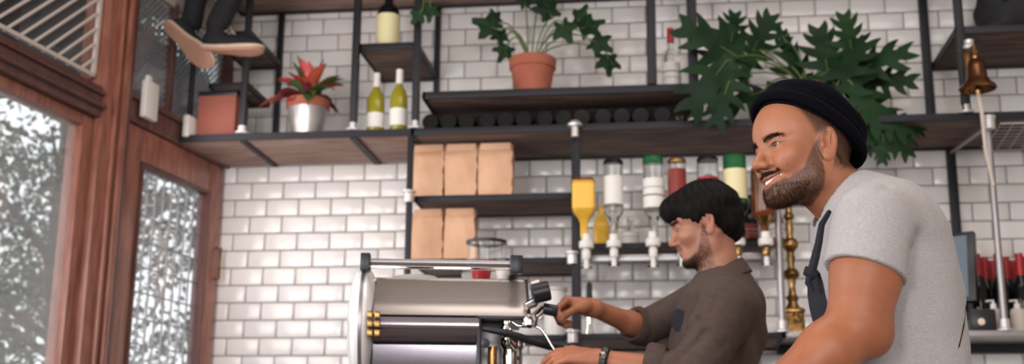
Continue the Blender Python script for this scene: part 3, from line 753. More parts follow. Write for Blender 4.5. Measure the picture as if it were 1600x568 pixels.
hung(1057, 248, 372, -.50, 29, 'glass', 'upside down bottle with red and gold label above the barista hair', lab=(.14, .62, 'redliq'), cap=(0.001, .06, 'brass'))
hung(1105, 246, 372, -.50, 34, 'glass', 'upside down bottle with wide bright red band above the barista head', lab=(.26, .62, 'redcap'), cap=(0.001, .05, 'darkglass'))
hung(1147, 243, 372, -.50, 37, 'greenglass', 'green upside down bottle with tall cream label behind the barista head', lab=(.18, .54, 'creamlab'), cap=(.60, .80, 'darkglass'))
hung(1191, 262, 372, -.50, 38, 'brownliq', 'whisky brown upside down bottle under the smiling mouth', lab=(.06, .34, 'glass'), cap=(.7, .82, 'brass'))
optic(916, -.50, 366, 420, 'white spirit measure under the yellow bottle')
optic(959, -.50, 366, 416, 'white spirit measure under the plain white labelled bottle')
optic(1020, -.50, 362, 418, 'white spirit measure under the greenish based clear bottle')
optic(1065, -.50, 366, 416, 'white spirit measure in front of the barista face')
optic(1105, -.50, 366, 416, 'spirit measure hidden behind the barista ear')
optic(1152, -.50, 362, 415, 'white and gold spirit measure under the green bottle behind the neck', True)
optic(1196, -.50, 362, 415, 'white and gold spirit measure under the whisky bottle', True)
b = MB(); z = at(980, 403, -.45)[2]; b.box((1.57, -.46, z - .014), (2.33, -.45, z + .014), .003)
tag(rebase(b.build('optic_rail', 'greysteel'), (1.95, -.455, z)), 'flat grey metal rail holding the white spirit measures', 'rail')
# upright bottles on the shelf behind
def up(px, yb, Y, zb, h, r, glass, label, lab=None, cap=None, sq=0):
    p = at(px, yb, Y)
    pr = [(0, 0), (r * .9, 0), (r, .006), (r, h * .55), (r * .8, h * .66), (.016, h * .78), (.014, h), (0, h)]
    return bottle('shelf_bottle', (p[0], Y, zb), pr, glass, label, lab=lab, cap=cap, sq=sq)
up(940, 365, -.15, 1.93, .19, .034, 'yellow', 'small yellow bottle standing behind the square yellow bottle', sq=6)
up(985, 365, -.15, 1.93, .14, .036, 'glass', 'squat clear jar like bottle with white label on the dark shelf', lab=(.02, .07, 'paper'))
up(1075, 365, -.13, 1.93, .20, .033, 'darkglass', 'dark bottle standing on the dark shelf behind the barista hair')
up(1172, 365, -.13, 1.93, .23, .035, 'darkglass', 'dark bottle standing between the green and whisky bottles', lab=(.04, .1, 'redliq'))
up(1213, 365, -.13, 1.93, .21, .033, 'brownliq', 'brown bottle at the right end of the dark bottle shelf', lab=(.04, .1, 'paper'))
# glasses and small things on the low shelf
GL = [(0, 0), (.026, 0), (.033, .09), (.0315, .09), (.025, .006), (0, .006)]
def tumbler(px, zz, Y, label):
    p = at(px, 500, Y); MB_ = MB().lathe(GL, (p[0], Y, zz), 20); o = MB_.build('tumbler', 'glass'); tag(rebase(o, (p[0], Y, zz)), label, 'glass', 'tumblers on the low shelf')
tumbler(996, 1.535, -.30, 'clear tumbler, left of the row above the barista sleeve')
tumbler(1024, 1.535, -.28, 'clear tumbler, middle of the row above the barista sleeve')
tumbler(1050, 1.535, -.26, 'clear tumbler, right of the row beside the barista collar')
def pepper():
    p = at(921, 500, -.38); x = p[0]; root = empty('pepper_mill', (x, -.38, 1.535), 'slim chrome and black mill right of the grey post behind the hand', 'mill')
    MB().lathe([(0, 0), (.019, 0), (.019, .012), (.014, .03), (.012, .06), (.016, .09), (.016, .12), (0, .12)], (x, -.38, 1.535), 20).build('mill_base', 'chrome', root)
    MB().lathe([(0, .12), (.013, .12), (.012, .20), (.010, .215), (0, .22)], (x, -.38, 1.535), 20).build('mill_top', 'black', root)
pepper()
def canister():
    p = at(868, 500, -.36); x = p[0]; root = empty('canister', (x, -.36, 1.535), 'pale canister with flat lid behind the machine knobs and hand', 'canister')
    MB().box((x - .16, -.44, 1.512), (x + .06, -.2, 1.535), .003).build('stand', 'steel', root)
    MB().lathe([(0, 0), (.045, 0), (.047, .01), (.047, .17), (.043, .185), (0, .185)], (x, -.36, 1.535), 28).build('body', 'whitep', root)
    MB().lathe([(0, .185), (.049, .185), (.049, .2), (.02, .21), (0, .21)], (x, -.36, 1.535), 28).build('lid', 'cream', root)
canister()
# brass column
def column():
    x = at(1240, 500, -.33)[0]; z = 1.537
    root = empty('brass_column', (x, -.33, z), 'tall turned brass column on a square base between the pipe and the apron', 'candlestick')
    MB().lathe([(0, 0), (.046, 0), (.048, .006), (.044, .014), (.040, .085), (.046, .092), (.046, .10), (.036, .108), (0, .108)], (x, -.33, z), 28, sq=6).build('base_block', 'brass', root)
    pr = [(0, .108), (.030, .108), (.022, .125), (.018, .135), (.027, .150), (.016, .165), (.013, .20), (.018, .225), (.028, .232), (.034, .246), (.028, .262), (.016, .270), (.013, .285), (.018, .31), (.014, .335),
          (.020, .345), (.030, .355), (.034, .370), (.028, .387), (.017, .395), (.013, .41), (.017, .43), (.013, .47), (.022, .48), (.022, .49), (.014, .50), (.013, .54), (.019, .55), (0, .56)]
    MB().lathe(pr, (x, -.33, z), 28).build('turned_shaft', 'brass', root)
    rs = random.Random(2); b = MB()
    for k in range(16):
        u = rs.uniform(-.028, .028); w = rs.uniform(.02, .085); b.tube([(x + u, -.375, z + w), (x + u + rs.uniform(-.01, .01), -.377, z + w + rs.uniform(-.01, .01))], .0035, 6)
    b.build('embossed_ornament', 'brass', root)
column()
# till screen, box, red foil bottles, cups
def till():
    x0 = at(1476, 475, -.30)[0]; x1 = at(1524, 475, -.34)[0]; zb = at(1500, 475, -.3)[2]; zt = at(1500, 363, -.3)[2]
    root = empty('till_screen', ((x0 + x1) / 2, -.3, 1.537), 'black framed touch screen turned half away behind the grey shirt', 'screen')
    M4 = Matrix.Translation(((x0 + x1) / 2 - .02, -.30, (zb + zt) / 2)) @ Matrix.Rotation(math.radians(-28), 4, 'Z') @ Matrix.Rotation(math.radians(-9), 4, 'X')
    h = (zt - zb) / 2
    MB().box((-.115, -.014, -h), (.098, .022, h), .004, M4).build('housing', 'black', root)
    MB().box((-.100, -.0165, -h + .02), (.070, -.0135, h - .018), 0, M4).build('glass_screen', 'screen', root)
    MB().box((-.03, .02, -h - .06), (.03, .045, .0), .004, M4).build('stand', 'black', root)
    x = at(1531, 500, -.38)[0]; z = 1.537; root = empty('card_printer', (x, -.41, z), 'low dark box with one round pale dial below the touch screen', 'box')
    MB().box((x - .05, -.45, z), (x + .045, -.37, z + .085), .006).build('housing', 'black', root)
    Ry = Matrix.Rotation(math.pi / 2, 4, 'X'); MB().lathe([(0, 0), (.014, 0), (.013, .004), (0, .006)], (x - .012, -.451, z + .035), 20, M4=Ry).build('round_dial', 'dial', root)
till()
def red_bottles():
    z = 1.537; first = None
    pr = [(0, 0), (.034, 0), (.037, .005), (.037, .19), (.03, .215), (.0155, .245), (.0145, .33), (0, .33)]
    for Y, xo in ((-.235, .0), (-.150, .052), (-.065, .104)):
      for i in range(4):
        loc = (3.155 + xo + i * .083, Y, z)
        if first is None: first = bottle('wine_bottle', loc, pr, 'darkglass', 'dark wine bottle with red foil neck among those behind the pale pipe', cap=(.245, .335, 'redcap'), group='red foil wine bottles on the steel shelf')
        else: copy_tree(first, loc)
    for px, lab in ((1555, 'short cream pump bottle left of the pale pipe on the steel shelf'), (1592, 'short cream pump bottle right of the pale pipe on the steel shelf')):
        p = at(px, 510, -.36); root = empty('pump_bottle', (p[0], -.36, z), lab, 'bottle')
        MB().lathe([(0, 0), (.027, 0), (.028, .004), (.028, .085), (.022, .095), (0, .095)], (p[0], -.36, z), 24).build('bottle_body', 'cream', root)
        b = MB(); b.lathe([(0, .095), (.012, .095), (.012, .115), (.005, .118), (.005, .13), (0, .13)], (p[0], -.36, z), 14); b.tube([(p[0], -.36, z + .128), (p[0] - .03, -.375, z + .124)], .004, 6); b.build('pump', 'whitep', root)
red_bottles()
# bell
def bell():
    p = at(1528, 140, -.56); x, y, z = p[0], -.56, p[2]
    s = .00256 * 28; zt = at(1528, 80, -.56)[2]
    root = empty('bell', (x, y, z), 'bronze bell hanging from the dark post below the high right shelf', 'bell')
    h = at(1528, 92, -.56)[2] - z
    MB().lathe([(s * .93, 0), (s * 1.0, .004), (s * .93, .016), (s * .70, .03), (s * .56, .05), (s * .50, h * .72), (s * .44, h * .9), (s * .26, h), (0, h + .004), (0, h - .004), (s * .22, h - .008), (s * .46, h * .7), (s * .52, .05), (s * .88, .004), (s * .93, 0)], (x, y, z), 40).build('bell_body', 'bellm', root)
    b = MB(); b.lathe([(0, h), (.010, h), (.012, h + .01), (.007, h + .018), (.013, h + .03), (.008, h + .042), (0, h + .045)], (x, y, z), 16); b.build('crown_loop', 'brass', root)
    MB().lathe([(0, -.018), (.010, -.016), (.012, -.004), (.004, .006), (.003, .06), (0, .06)], (x, y, z), 14).build('clapper', 'brass', root)
    b = MB(); px_ = at(1508, 100, -.48)[0]
    b.tube([(px_, -.482, zt + .03), (px_ + .004, -.50, zt + .01), (px_ + .002, -.505, z + .09), (px_ - .003, -.50, z + .0)], [.010, .014, .012, .008], 10); b.tube([(px_, -.49, zt + .01), (x, y, z + h + .06), (x, y, z + h + .035)], .006, 8); b.build('bracket', 'brass', root)
    b = MB(); b.lathe([(0, 0), (.022, 0), (.026, .012), (.018, .022), (.02, .035), (0, .038)], (at(1512, 45, -.49)[0], -.49, zt + .035), 14); tag(rebase(b.build('pipe_clamp', 'fitting'), (at(1512, 45, -.49)[0], -.49, zt + .035)), 'pale pipe clamp on the front post just above the bell', 'clamp')
    r = MB(); P = [at(px, py, -.56) for px, py in ((1529, 145), (1534, 175), (1537, 205), (1540, 235), (1547, 265), (1552, 290))]
    r.tube([(x, y, z - .014)] + P[1:], .0075, 8); tag(rebase(r.build('bell_rope', 'rope'), (x, y, z - .02)), 'beige rope hanging from the bronze bell along the pale pipe', 'rope')
bell()
# black bag on bell shelf
def black_bag():
    x0 = at(1537, 45, -.35)[0]
    def fn(P):
        d = ell(P, (x0 + .20, -.27, 2.90), (.21, .13, .17)); d = smin(d, ell(P, (x0 + .05, -.27, 2.80), (.065, .12, .05)), .03)
        d = smin(d, ell(P, (x0 + .10, -.27, 2.84), (.07, .12, .08)), .03); d += .006 * vnoise(P, 28, 4); return smax(d, 2.767 - P[..., 2], .005)
    V, F = sdf_mesh(fn, (x0 - .05, -.45, 2.74), (x0 + .47, -.08, 3.1), .008)
    root = empty('duffel_bag', (x0 + .2, -.27, 2.765), 'black cloth bag on the high shelf at the upper right', 'bag')
    finish('bag_body', np_mesh('bag_body', V, F), 'blackm', root, True)
    MB().tube([(x0 + .08, -.40, 2.90), (x0 + .12, -.42, 3.0), (x0 + .26, -.42, 3.04), (x0 + .33, -.40, 2.92)], .010, 8).build('strap', 'blackm', root)
black_bag()
# small brackets and glasses on the long shelf by the big plant
for px, lab in ((1036, 'small clear glass left on the long shelf below the clear bottle'), (1058, 'small clear glass right of its twin below the clear bottle')):
    p = at(px, 190, -.40); o = MB().lathe([(0, 0), (.018, 0), (.022, .045), (.0205, .045), (.017, .004), (0, .004)], (p[0] + .06, -.40, ZM1), 18).build('shot_glass', 'glass'); tag(rebase(o, (p[0] + .06, -.40, ZM1)), lab, 'glass')
# wire basket under the long shelf at the right
b = MB(); x0, x1 = 3.24, 3.92
for i in range(14): b.tube([(x0 + i * .05, -.44, 2.362), (x0 + i * .05 + .03, -.05, 2.352)], .002, 5)
for k in range(9): b.tube([(x0, -.44 + k * .047, 2.360 - k * .001), (x1, -.44 + k * .047, 2.360 - k * .001)], .002, 5)
b.tube([(x0, -.44, 2.362), (x1, -.44, 2.362)], .004, 6)
tag(rebase(b.build('wire_rack', 'fitting'), (x0, -.25, 2.35)), 'pale wire rack hung beneath the long shelf behind the bell rope', 'rack')

# sneakers -------------------------------------------------------------
def shoe(heel, toe, up, parent, size=.285):
    """high-top sneaker with a dark trouser cuff; heel, toe = ends of the sole"""
    X = Vector(tuple(toe)) - Vector(tuple(heel)); ln = X.length; X.normalize(); Z = Vector(up); Z = (Z - X * Z.dot(X)).normalized(); Y = Z.cross(X)
    M4 = Matrix(((X[0], Y[0], Z[0], heel[0]), (X[1], Y[1], Z[1], heel[1]), (X[2], Y[2], Z[2], heel[2]), (0, 0, 0, 1))) @ Matrix.Scale(ln / .285, 4)
    root = empty('sneaker', tuple(np.array(heel) - np.array(parent.location))); root.parent = parent
    out = []
    for t in np.linspace(0, 1, 40):       # sole outline
        out.append(t)
    def half(t): return (.034 + .018 * sstep(.35, .75, t)) * math.sqrt(max(0, 1 - abs(2 * t - 1) ** 5)) * (1 - .12 * math.sin(math.pi * min(1, t / .6)) * (t < .6))
    ts = 1 / 2 - np.cos(np.linspace(0, math.pi, 30)) / 2
    pts = [(t * .285, half(t)) for t in ts] + [(t * .285, -half(t)) for t in ts[::-1][1:-1]]
    def slab(zlo, zhi, e):
        b = MB(); n = len(pts); cx = .1425; P = lambda f, z: [M4 @ Vector((cx + (x - cx) * f, y * f, z + .012 * max(0, (x / .285 - .7)) ** 1.2 * 3)) for x, y in pts]
        vs = P(.95 * e, zlo) + P(e, zlo + .004) + P(e, zhi) + P(.95 * e, zhi + .002)
        fs = [list(range(n))[::-1]] + [[i * n + k, i * n + (k + 1) % n, (i + 1) * n + (k + 1) % n, (i + 1) * n + k] for i in range(3) for k in range(n)] + [[3 * n + k for k in range(n)]]
        b._add(vs, fs); return b
    slab(0, .010, 1.0).build('outsole', 'gum', root); slab(.012, .026, 1.02).build('midsole', 'solew', root)
    def fn(P):
        d = cap(P, (.05, 0, .05), (.20, 0, .045), .036, .036); d = smin(d, ell(P, (.225, 0, .042), (.052, .043, .030)), .02)
        d = smin(d, cap(P, (.055, 0, .05), (.065, 0, .125), .036, .040), .03); d = smax(d, P[..., 2] - .135, .006); return smax(d, .024 - P[..., 2], .004)
    V, F = sdf_mesh(fn, (-.02, -.07, .01), (.30, .07, .15), .005)
    V = np.array([list(M4 @ Vector(v.tolist())) for v in V]); finish('upper', np_mesh('upper', V, F), 'blackm', root, True)
    b = MB()
    for i in range(5):
        x = .11 + i * .018; z = .098 - i * .009; b.tube([M4 @ Vector((x, -.022, z - .008)), M4 @ Vector((x + .004, 0, z + .004)), M4 @ Vector((x, .022, z - .008))], .0028, 6)
    b.build('laces', 'cream', root)
    return M4 @ Vector((.060, 0, .12))
def mannequin():
    root = empty('mannequin', (.08, -.30, 3.157), 'seated display figure whose dark trouser legs and two tan soled sneakers dangle in the corner', 'mannequin')
    a1 = shoe(at(312, 80, -.58), at(412, 84, -.55), (0, 0, 1), root)
    a2 = shoe(at(254, 36, -.60), at(326, 104, -.56), (.35, .75, .50), root)
    k1 = np.array((.16, -.54, 3.235)); k2 = np.array((-.07, -.54, 3.235)); h1 = np.array((.15, -.20, 3.255)); h2 = np.array((.0, -.20, 3.255))
    def fn(P):
        d = None
        for an, kn, hp in ((np.array(a1), k1, h1), (np.array(a2), k2, h2)):
            f = smin(cap(P, an, kn, .047, .058), cap(P, kn, hp, .060, .075), .02); d = f if d is None else smin(d, f, .02)
        d = smin(d, ell(P, (.08, -.17, 3.27), (.15, .11, .10)), .03); return d + .003 * vnoise(P, 18, 2)
    V, F = sdf_mesh(fn, (-.36, -.74, 2.70), (.36, -.02, 3.42), .009); finish('trousers', np_mesh('trousers', V, F), 'blackm', root, True)
    def t(P): return smin(ell(P, (.08, -.16, 3.40), (.14, .09, .10)), cap(P, (.08, -.16, 3.3), (.08, -.16, 3.42), .11), .03)
    V, F = sdf_mesh(t, (-.1, -.30, 3.28), (.28, -.02, 3.56), .012); finish('torso', np_mesh('torso', V, F), 'shirt', root, True)
mannequin()
b = MB(); P = [at(px, py, -.46) for px, py in ((330, -20), (345, 15), (360, 45), (372, 62))]; b.tube(P, .007, 8)
tag(rebase(b.build('hanging_strap', 'cream'), tuple(P[0])), 'pale strap hanging slantwise above the level sneaker', 'strap')
# ================================================================== COUNTERS
b = MB(); b.box((.35, -3.30, 1.03), (2.14, -2.52, 1.07), .006); 
root = empty('bar_counter', (1.3, -2.9, 0), 'long bar counter in front of the barista below the picture edge', 'counter')
b.build('worktop', 'board', root); b = MB(); b.box((.42, -3.2, 0), (2.08, -2.6, 1.03)); b.build('panelled_front', 'darkwall', root)
root = empty('machine_counter', (1.1, -2, 0), 'low counter carrying the espresso machine', 'counter')
b = MB(); b.box((.75, -2.5, .98), (1.62, -1.62, 1.02), .004); b.build('worktop', 'board', root); MB().box((.8, -2.45, 0), (1.58, -1.68, .98)).build('cabinet', 'darkwall', root)
root = empty('back_counter', (2.5, -.3, 0), 'back counter below the low shelves', 'counter')
b = MB(); b.box((.85, -.60, .90), (3.94, -.01, .94), .004); b.build('worktop', 'greysteel', root); MB().box((.9, -.55, 0), (3.92, -.02, .90)).build('cabinet', 'darkwall', root)
b = MB(); b.box((3.05, -.56, .97), (3.9, -.44, .995), .004); o = b.build('added_glow_bar', 'glowm'); tag(rebase(o, (3.4, -.5, .95)), 'added glow bar on the back counter giving glints to the tile bevels', 'lamp')  # invented glow source for tile bevel highlights, out of view
MB().box((3.05, -.56, .94), (3.9, -.44, .97)).build('glow_bar_housing', 'greysteel', o).location = -Vector(o.location)
def pendant(x, y, lab):
    root = empty('pendant_lamp', (x, y, 3.6), lab, 'lamp')
    MB().tube([(x, y, 3.6), (x, y, 3.15)], .004, 6).build('cable', 'black', root)
    MB().lathe([(.03, .16), (.05, .14), (.15, .02), (.155, 0), (.145, 0), (.045, .13), (.03, .15)], (x, y, 3.0), 28).build('lamp_shade', 'black', root)
    MB().lathe([(0, 0), (.03, .01), (.04, .04), (.02, .08), (0, .09)], (x, y, 3.0), 16).build('bulb', 'glowm', root)

# ================================================================== ESPRESSO MACHINE
def machine():
    Yf = -2.18
    X = lambda px, py=480, Y=Yf: at(px, py, Y)[0]
    Z = lambda py, px=700, Y=Yf: at(px, py, Y)[2]
    xl, xr, xm = X(588), X(822, 430), X(745, 530)
    root = empty('espresso_machine', ((xl + xr) / 2, Yf + .02, 1.02), 'polished chrome espresso machine with round dome end and cup rail', 'espresso machine')
    zt = Z(424); zm = Z(492); zb = 1.06
    # front hull: profile in (y, z)
    def prof(off=0):
        P = []
        for u in np.linspace(0, 1, 10): P.append((Yf + .115 * (1 - u) ** 1.3 + off, zt + (zm - zt) * u))       # inclined upper panel
        return P
    up_ = prof(); low = [(Yf - .018 * math.sin(math.pi * u * .9) + .035 * u * u, zm + (Z(533) - zm) * u) for u in np.linspace(.1, 1, 8)]
    low2 = [(low[-1][0] + .004 + .10 * u * u, low[-1][1] - .006 - (low[-1][1] - zb) * u) for u in np.linspace(0, 1, 8)]
    def sheet(pr, x0, x1, nm, m, th=.004, parent=root, slant=0):
        b = MB(); vs, fs = [], []; n = len(pr)
        for o in (0, th):
            for x in (x0, x1):
                for i, (y, z) in enumerate(pr): vs.append((x + (slant * i / (n - 1) if x == x1 else 0), y + o, z))
        for i in range(n - 1):
            fs.append([i, i + 1, n + i + 1, n + i]); fs.append([2 * n + i, 3 * n + i, 3 * n + i + 1, 2 * n + i + 1]); fs.append([i, 2 * n + i, 2 * n + i + 1, i + 1]); fs.append([n + i, n + i + 1, 3 * n + i + 1, 3 * n + i])
        fs.append([0, n, 3 * n, 2 * n]); fs.append([n - 1, 3 * n - 1, 4 * n - 1, 2 * n - 1]); b._add(vs, fs, True); return b.build(nm, m, parent)
    sheet(up_, xl - .006, xr, 'upper_panel', 'hull', slant=.010)
    sheet(low, xl - .006, xm, 'lower_panel', 'lowhull'); sheet(low2, xl - .006, xm, 'skirt_panel', 'lowhull')
    yb = Yf + .42
    # closed body behind the sheets
    MB().prism([(y + .006, z - .002) for y, z in up_ + low + low2] + [(yb, zb), (yb, zt - .02), (Yf + .13, zt - .004)], 0, xl, xm - .006).build('body', 'black', root)
    MB().prism([(y + .006, z + .002) for y, z in up_] + [(yb, zm + .01), (yb, zt - .02), (Yf + .13, zt - .004)], 0, xm - .006, xr - .002).build('head_housing', 'black', root)
    b = MB(); b.prism([(y - .002, z) for y, z in up_] + [(y + .012, z) for y, z in up_[::-1]], 0, xr - .001, xr + .006); b.box((xm - .004, Yf - .004, zm - .009), (xr + .012, Yf + .02, zm - .001), .002)
    b.box((xm - .004, Yf - .006, zb), (xm + .006, Yf + .03, zm - .004), .002); b.build('edge_trim', 'black', root)
    b = MB(); b.box((xl - .02, Yf + .11, zt - .012), (xr - .004, yb + .01, zt + .0), .003); b.build('cup_tray', 'chrome', root)
    # rail
    yr = Yf + .02; zr = at(690, 411, yr)[2]; x0, x1 = at(575, 411, yr)[0], at(806, 416, yr)[0]
    MB().tube([(x0, yr, zr + .001), (x1, yr, zr + .001)], .0085, 14).build('cup_rail', 'greysteel', root); MB().tube([(x0, yb, zr), (x1, yb, zr)], .0085, 14).build('cup_rail', 'greysteel', root)
    b = MB(); b.box((x0, yr - .004, zr - .017), (x1, yr + .004, zr - .009), .001); b.build('lower_rail_strip', 'chrome', root)
    for x, w in ((x0, .013), (x1, .017)):
        b = MB(); b.box((x - w, yr - .017, zr - .026), (x + w, yr + .017, zr + .022), .003); b.box((x - w * .7, yr, zr - .014), (x + w * .7, yb, zr - .004), .002); b.build('rail_bracket', 'black', root)
    # dome end: biconvex disc, axis along x
    cz = Z(503, 568); cy = Yf + .13; R_ = Z(410, 568) - cz; cx = at(575, 500, cy - R_ * .4)[0]
    T = Matrix.Rotation(math.pi / 2, 4, 'Y'); pr = [(0, -.040)] + [(R_ * math.sin(a), -.040 * math.cos(a) ** .8 - .003) for a in np.linspace(.15, 1.45, 12)] + [(R_, 0)] + [(R_ * math.sin(a), .036 * math.cos(a) ** .8 + .003) for a in np.linspace(1.45, .15, 12)] + [(0, .04)]
    d = MB().lathe(pr, (cx, cy, cz), 64, M4=T).build('dome_end', 'domem', root)
    b = MB(); b.lathe([(R_ - .004, -.006), (R_ + .003, -.004), (R_ + .003, .004), (R_ - .004, .006)], (cx, cy, cz), 64, M4=T); b.build('rim_ring', 'greysteel', root)
    # square brass rosette on the dome flank, built in place of a mirrored pattern
    b = MB(); px0, py0 = 583, 510
    for i in range(2):
        for j in range(3):
            c = at(px0 - 7 + i * 11, py0 - 16 + j * 14, cy - R_ - .004); b.box((c[0] - .0078, c[1] - .004, c[2] - .0098), (c[0] + .0078, c[1] + .012, c[2] + .0098), .003)
    b.build('reflection_blocks', 'brass', root)
    # right-hand working end --------------------------------------------------
    b = MB(); b.box((xm, Yf + .10, zb), (xr - .06, Yf + .40, zm + .02), .01); b.box((xm, Yf + .05, zb - .0), (xr + .02, Yf + .40, zb + .07), .008); b.build('inner_body', 'greysteel', root)
    P = lambda px, py, Y=Yf + .03: at(px, py, Y)
    def arm(px, py, nm='group_head'):
        pass
    for px in (800, 822):     # two group heads seen behind each other
        c = P(px, 545, Yf + .06 + (px - 800) * .006); g = MB(); g.lathe([(0, -.08), (.017, -.08), (.020, -.02), (.018, 0), (.026, .012), (.026, .03), (.012, .04), (0, .04)], c, 24); g.build('group_head', 'chrome', root)
    c = P(792, 512); b = MB(); b.lathe([(0, -.012), (.014, -.012), (.016, 0), (.011, .01), (.013, .022), (0, .025)], c, 18); b.tube([P(795, 522), P(798, 535), P(806, 545), P(814, 540)], .005, 8); b.build('valve_fitting', 'chrome', root)
    b = MB(); b.tube([P(770, 540), P(770, 585)], .013, 14); b.build('boiler_tube', 'brass', root)
    b = MB(); b.lathe([(0, -.008), (.012, -.006), (.012, .006), (0, .008)], P(755, 535, Yf - .005), 14, M4=Matrix.Rotation(math.pi / 2, 4, 'X')); b.build('bolt', 'black', root)
    # steam wand
    b = MB(); b.tube([P(800, 500), P(808, 506), P(820, 507), P(836, 506), P(845, 510), P(853, 520), P(862, 536), P(870, 548), P(877, 556)], [.004, .0042, .0042, .0042, .0042, .0042, .0042, .0042, .0055], 10); b.build('steam_wand', 'chrome', root)
    # steam knob at the corner
    def knob(a, b_, r, nm, hub=True):
        A, B = Vector(tuple(a)), Vector(tuple(b_)); D = (B - A).normalized(); q = MB()
        q.tube([A, A + D * .003, B - D * .003, B], [r * .88, r, r, r * .9], 24); o = q.build(nm, 'black', root)
        return o
    knob(P(829, 456, Yf), P(856, 449, Yf), .0265, 'steam_knob')
    knob(P(849, 478, Yf + .03), P(872, 482, Yf + .03), .0155, 'portafilter_handle')
    b = MB(); b.tube([P(818, 476, Yf), P(832, 470, Yf + .01), P(838, 462, Yf + .01)], [.010, .013, .010], 14); b.tube([P(822, 500, Yf), P(836, 492, Yf + .02), P(850, 478, Yf + .03)], [.018, .013, .010], 14)
    b.lathe([(0, -.02), (.02, -.016), (.022, 0), (.017, .014), (0, .02)], P(826, 497, Yf + .01), 18); b.build('knob_mount', 'chrome', root)
    b = MB(); b.tube([P(828, 440, Yf), P(840, 436, Yf)], .006, 8); b.build('knob_cap', 'dial', root)
    # dark lever sweeping right
    b = MB(); b.tube([P(752, 512, Yf - .002), P(790, 518, Yf), P(830, 530, Yf + .02), P(862, 538, Yf + .05), P(886, 541, Yf + .08)], [.007, .010, .011, .010, .008], 12); b.build('lever_handle', 'black', root)
    for i, (x, y) in enumerate(((.80, -2.45), (.80, -1.75), (1.5, -2.3), (1.5, -1.75))):
        x = xl + .03 if i < 2 else xm - .03; y = Yf + .06 if i % 2 == 0 else yb - .06
        MB().lathe([(0, 0), (.02, 0), (.016, .02), (.016, .045), (0, .045)], (x, y, 1.02), 14).build('foot', 'black', root)
    b = MB(); b.box((xr - .07, Yf + .08, 1.02), (xr + .02, yb - .02, zb + .01), .005); b.build('drip_tray', 'greysteel', root)
    # cups on the tray
    for px, m, lab in ((752, 'redcap', 'small red cup on the machine top behind the rail'), (786, 'whitep', 'small white cup on the machine top right of the red cup'), (650, 'whitep', 'low white saucer stack on the machine top behind the rail')):
        y = Yf + .20; p = at(px, 415, y); r = .028 if m == 'redcap' else .02 if px > 700 else .06; z = zt
        o = MB().lathe([(0, 0), (r * .7, 0), (r * .92, .012), (r, .030 if px > 700 else .014), (r * .93, .030 if px > 700 else .014), (r * .8, .01), (0, .006)], (p[0], y, z + .004), 24).build('cup' if px > 700 else 'saucer', m)
        tag(rebase(o, (p[0], y, z + .001)), lab, 'cup' if px > 700 else 'saucer')
    root.rotation_euler.z = math.radians(10)
machine()
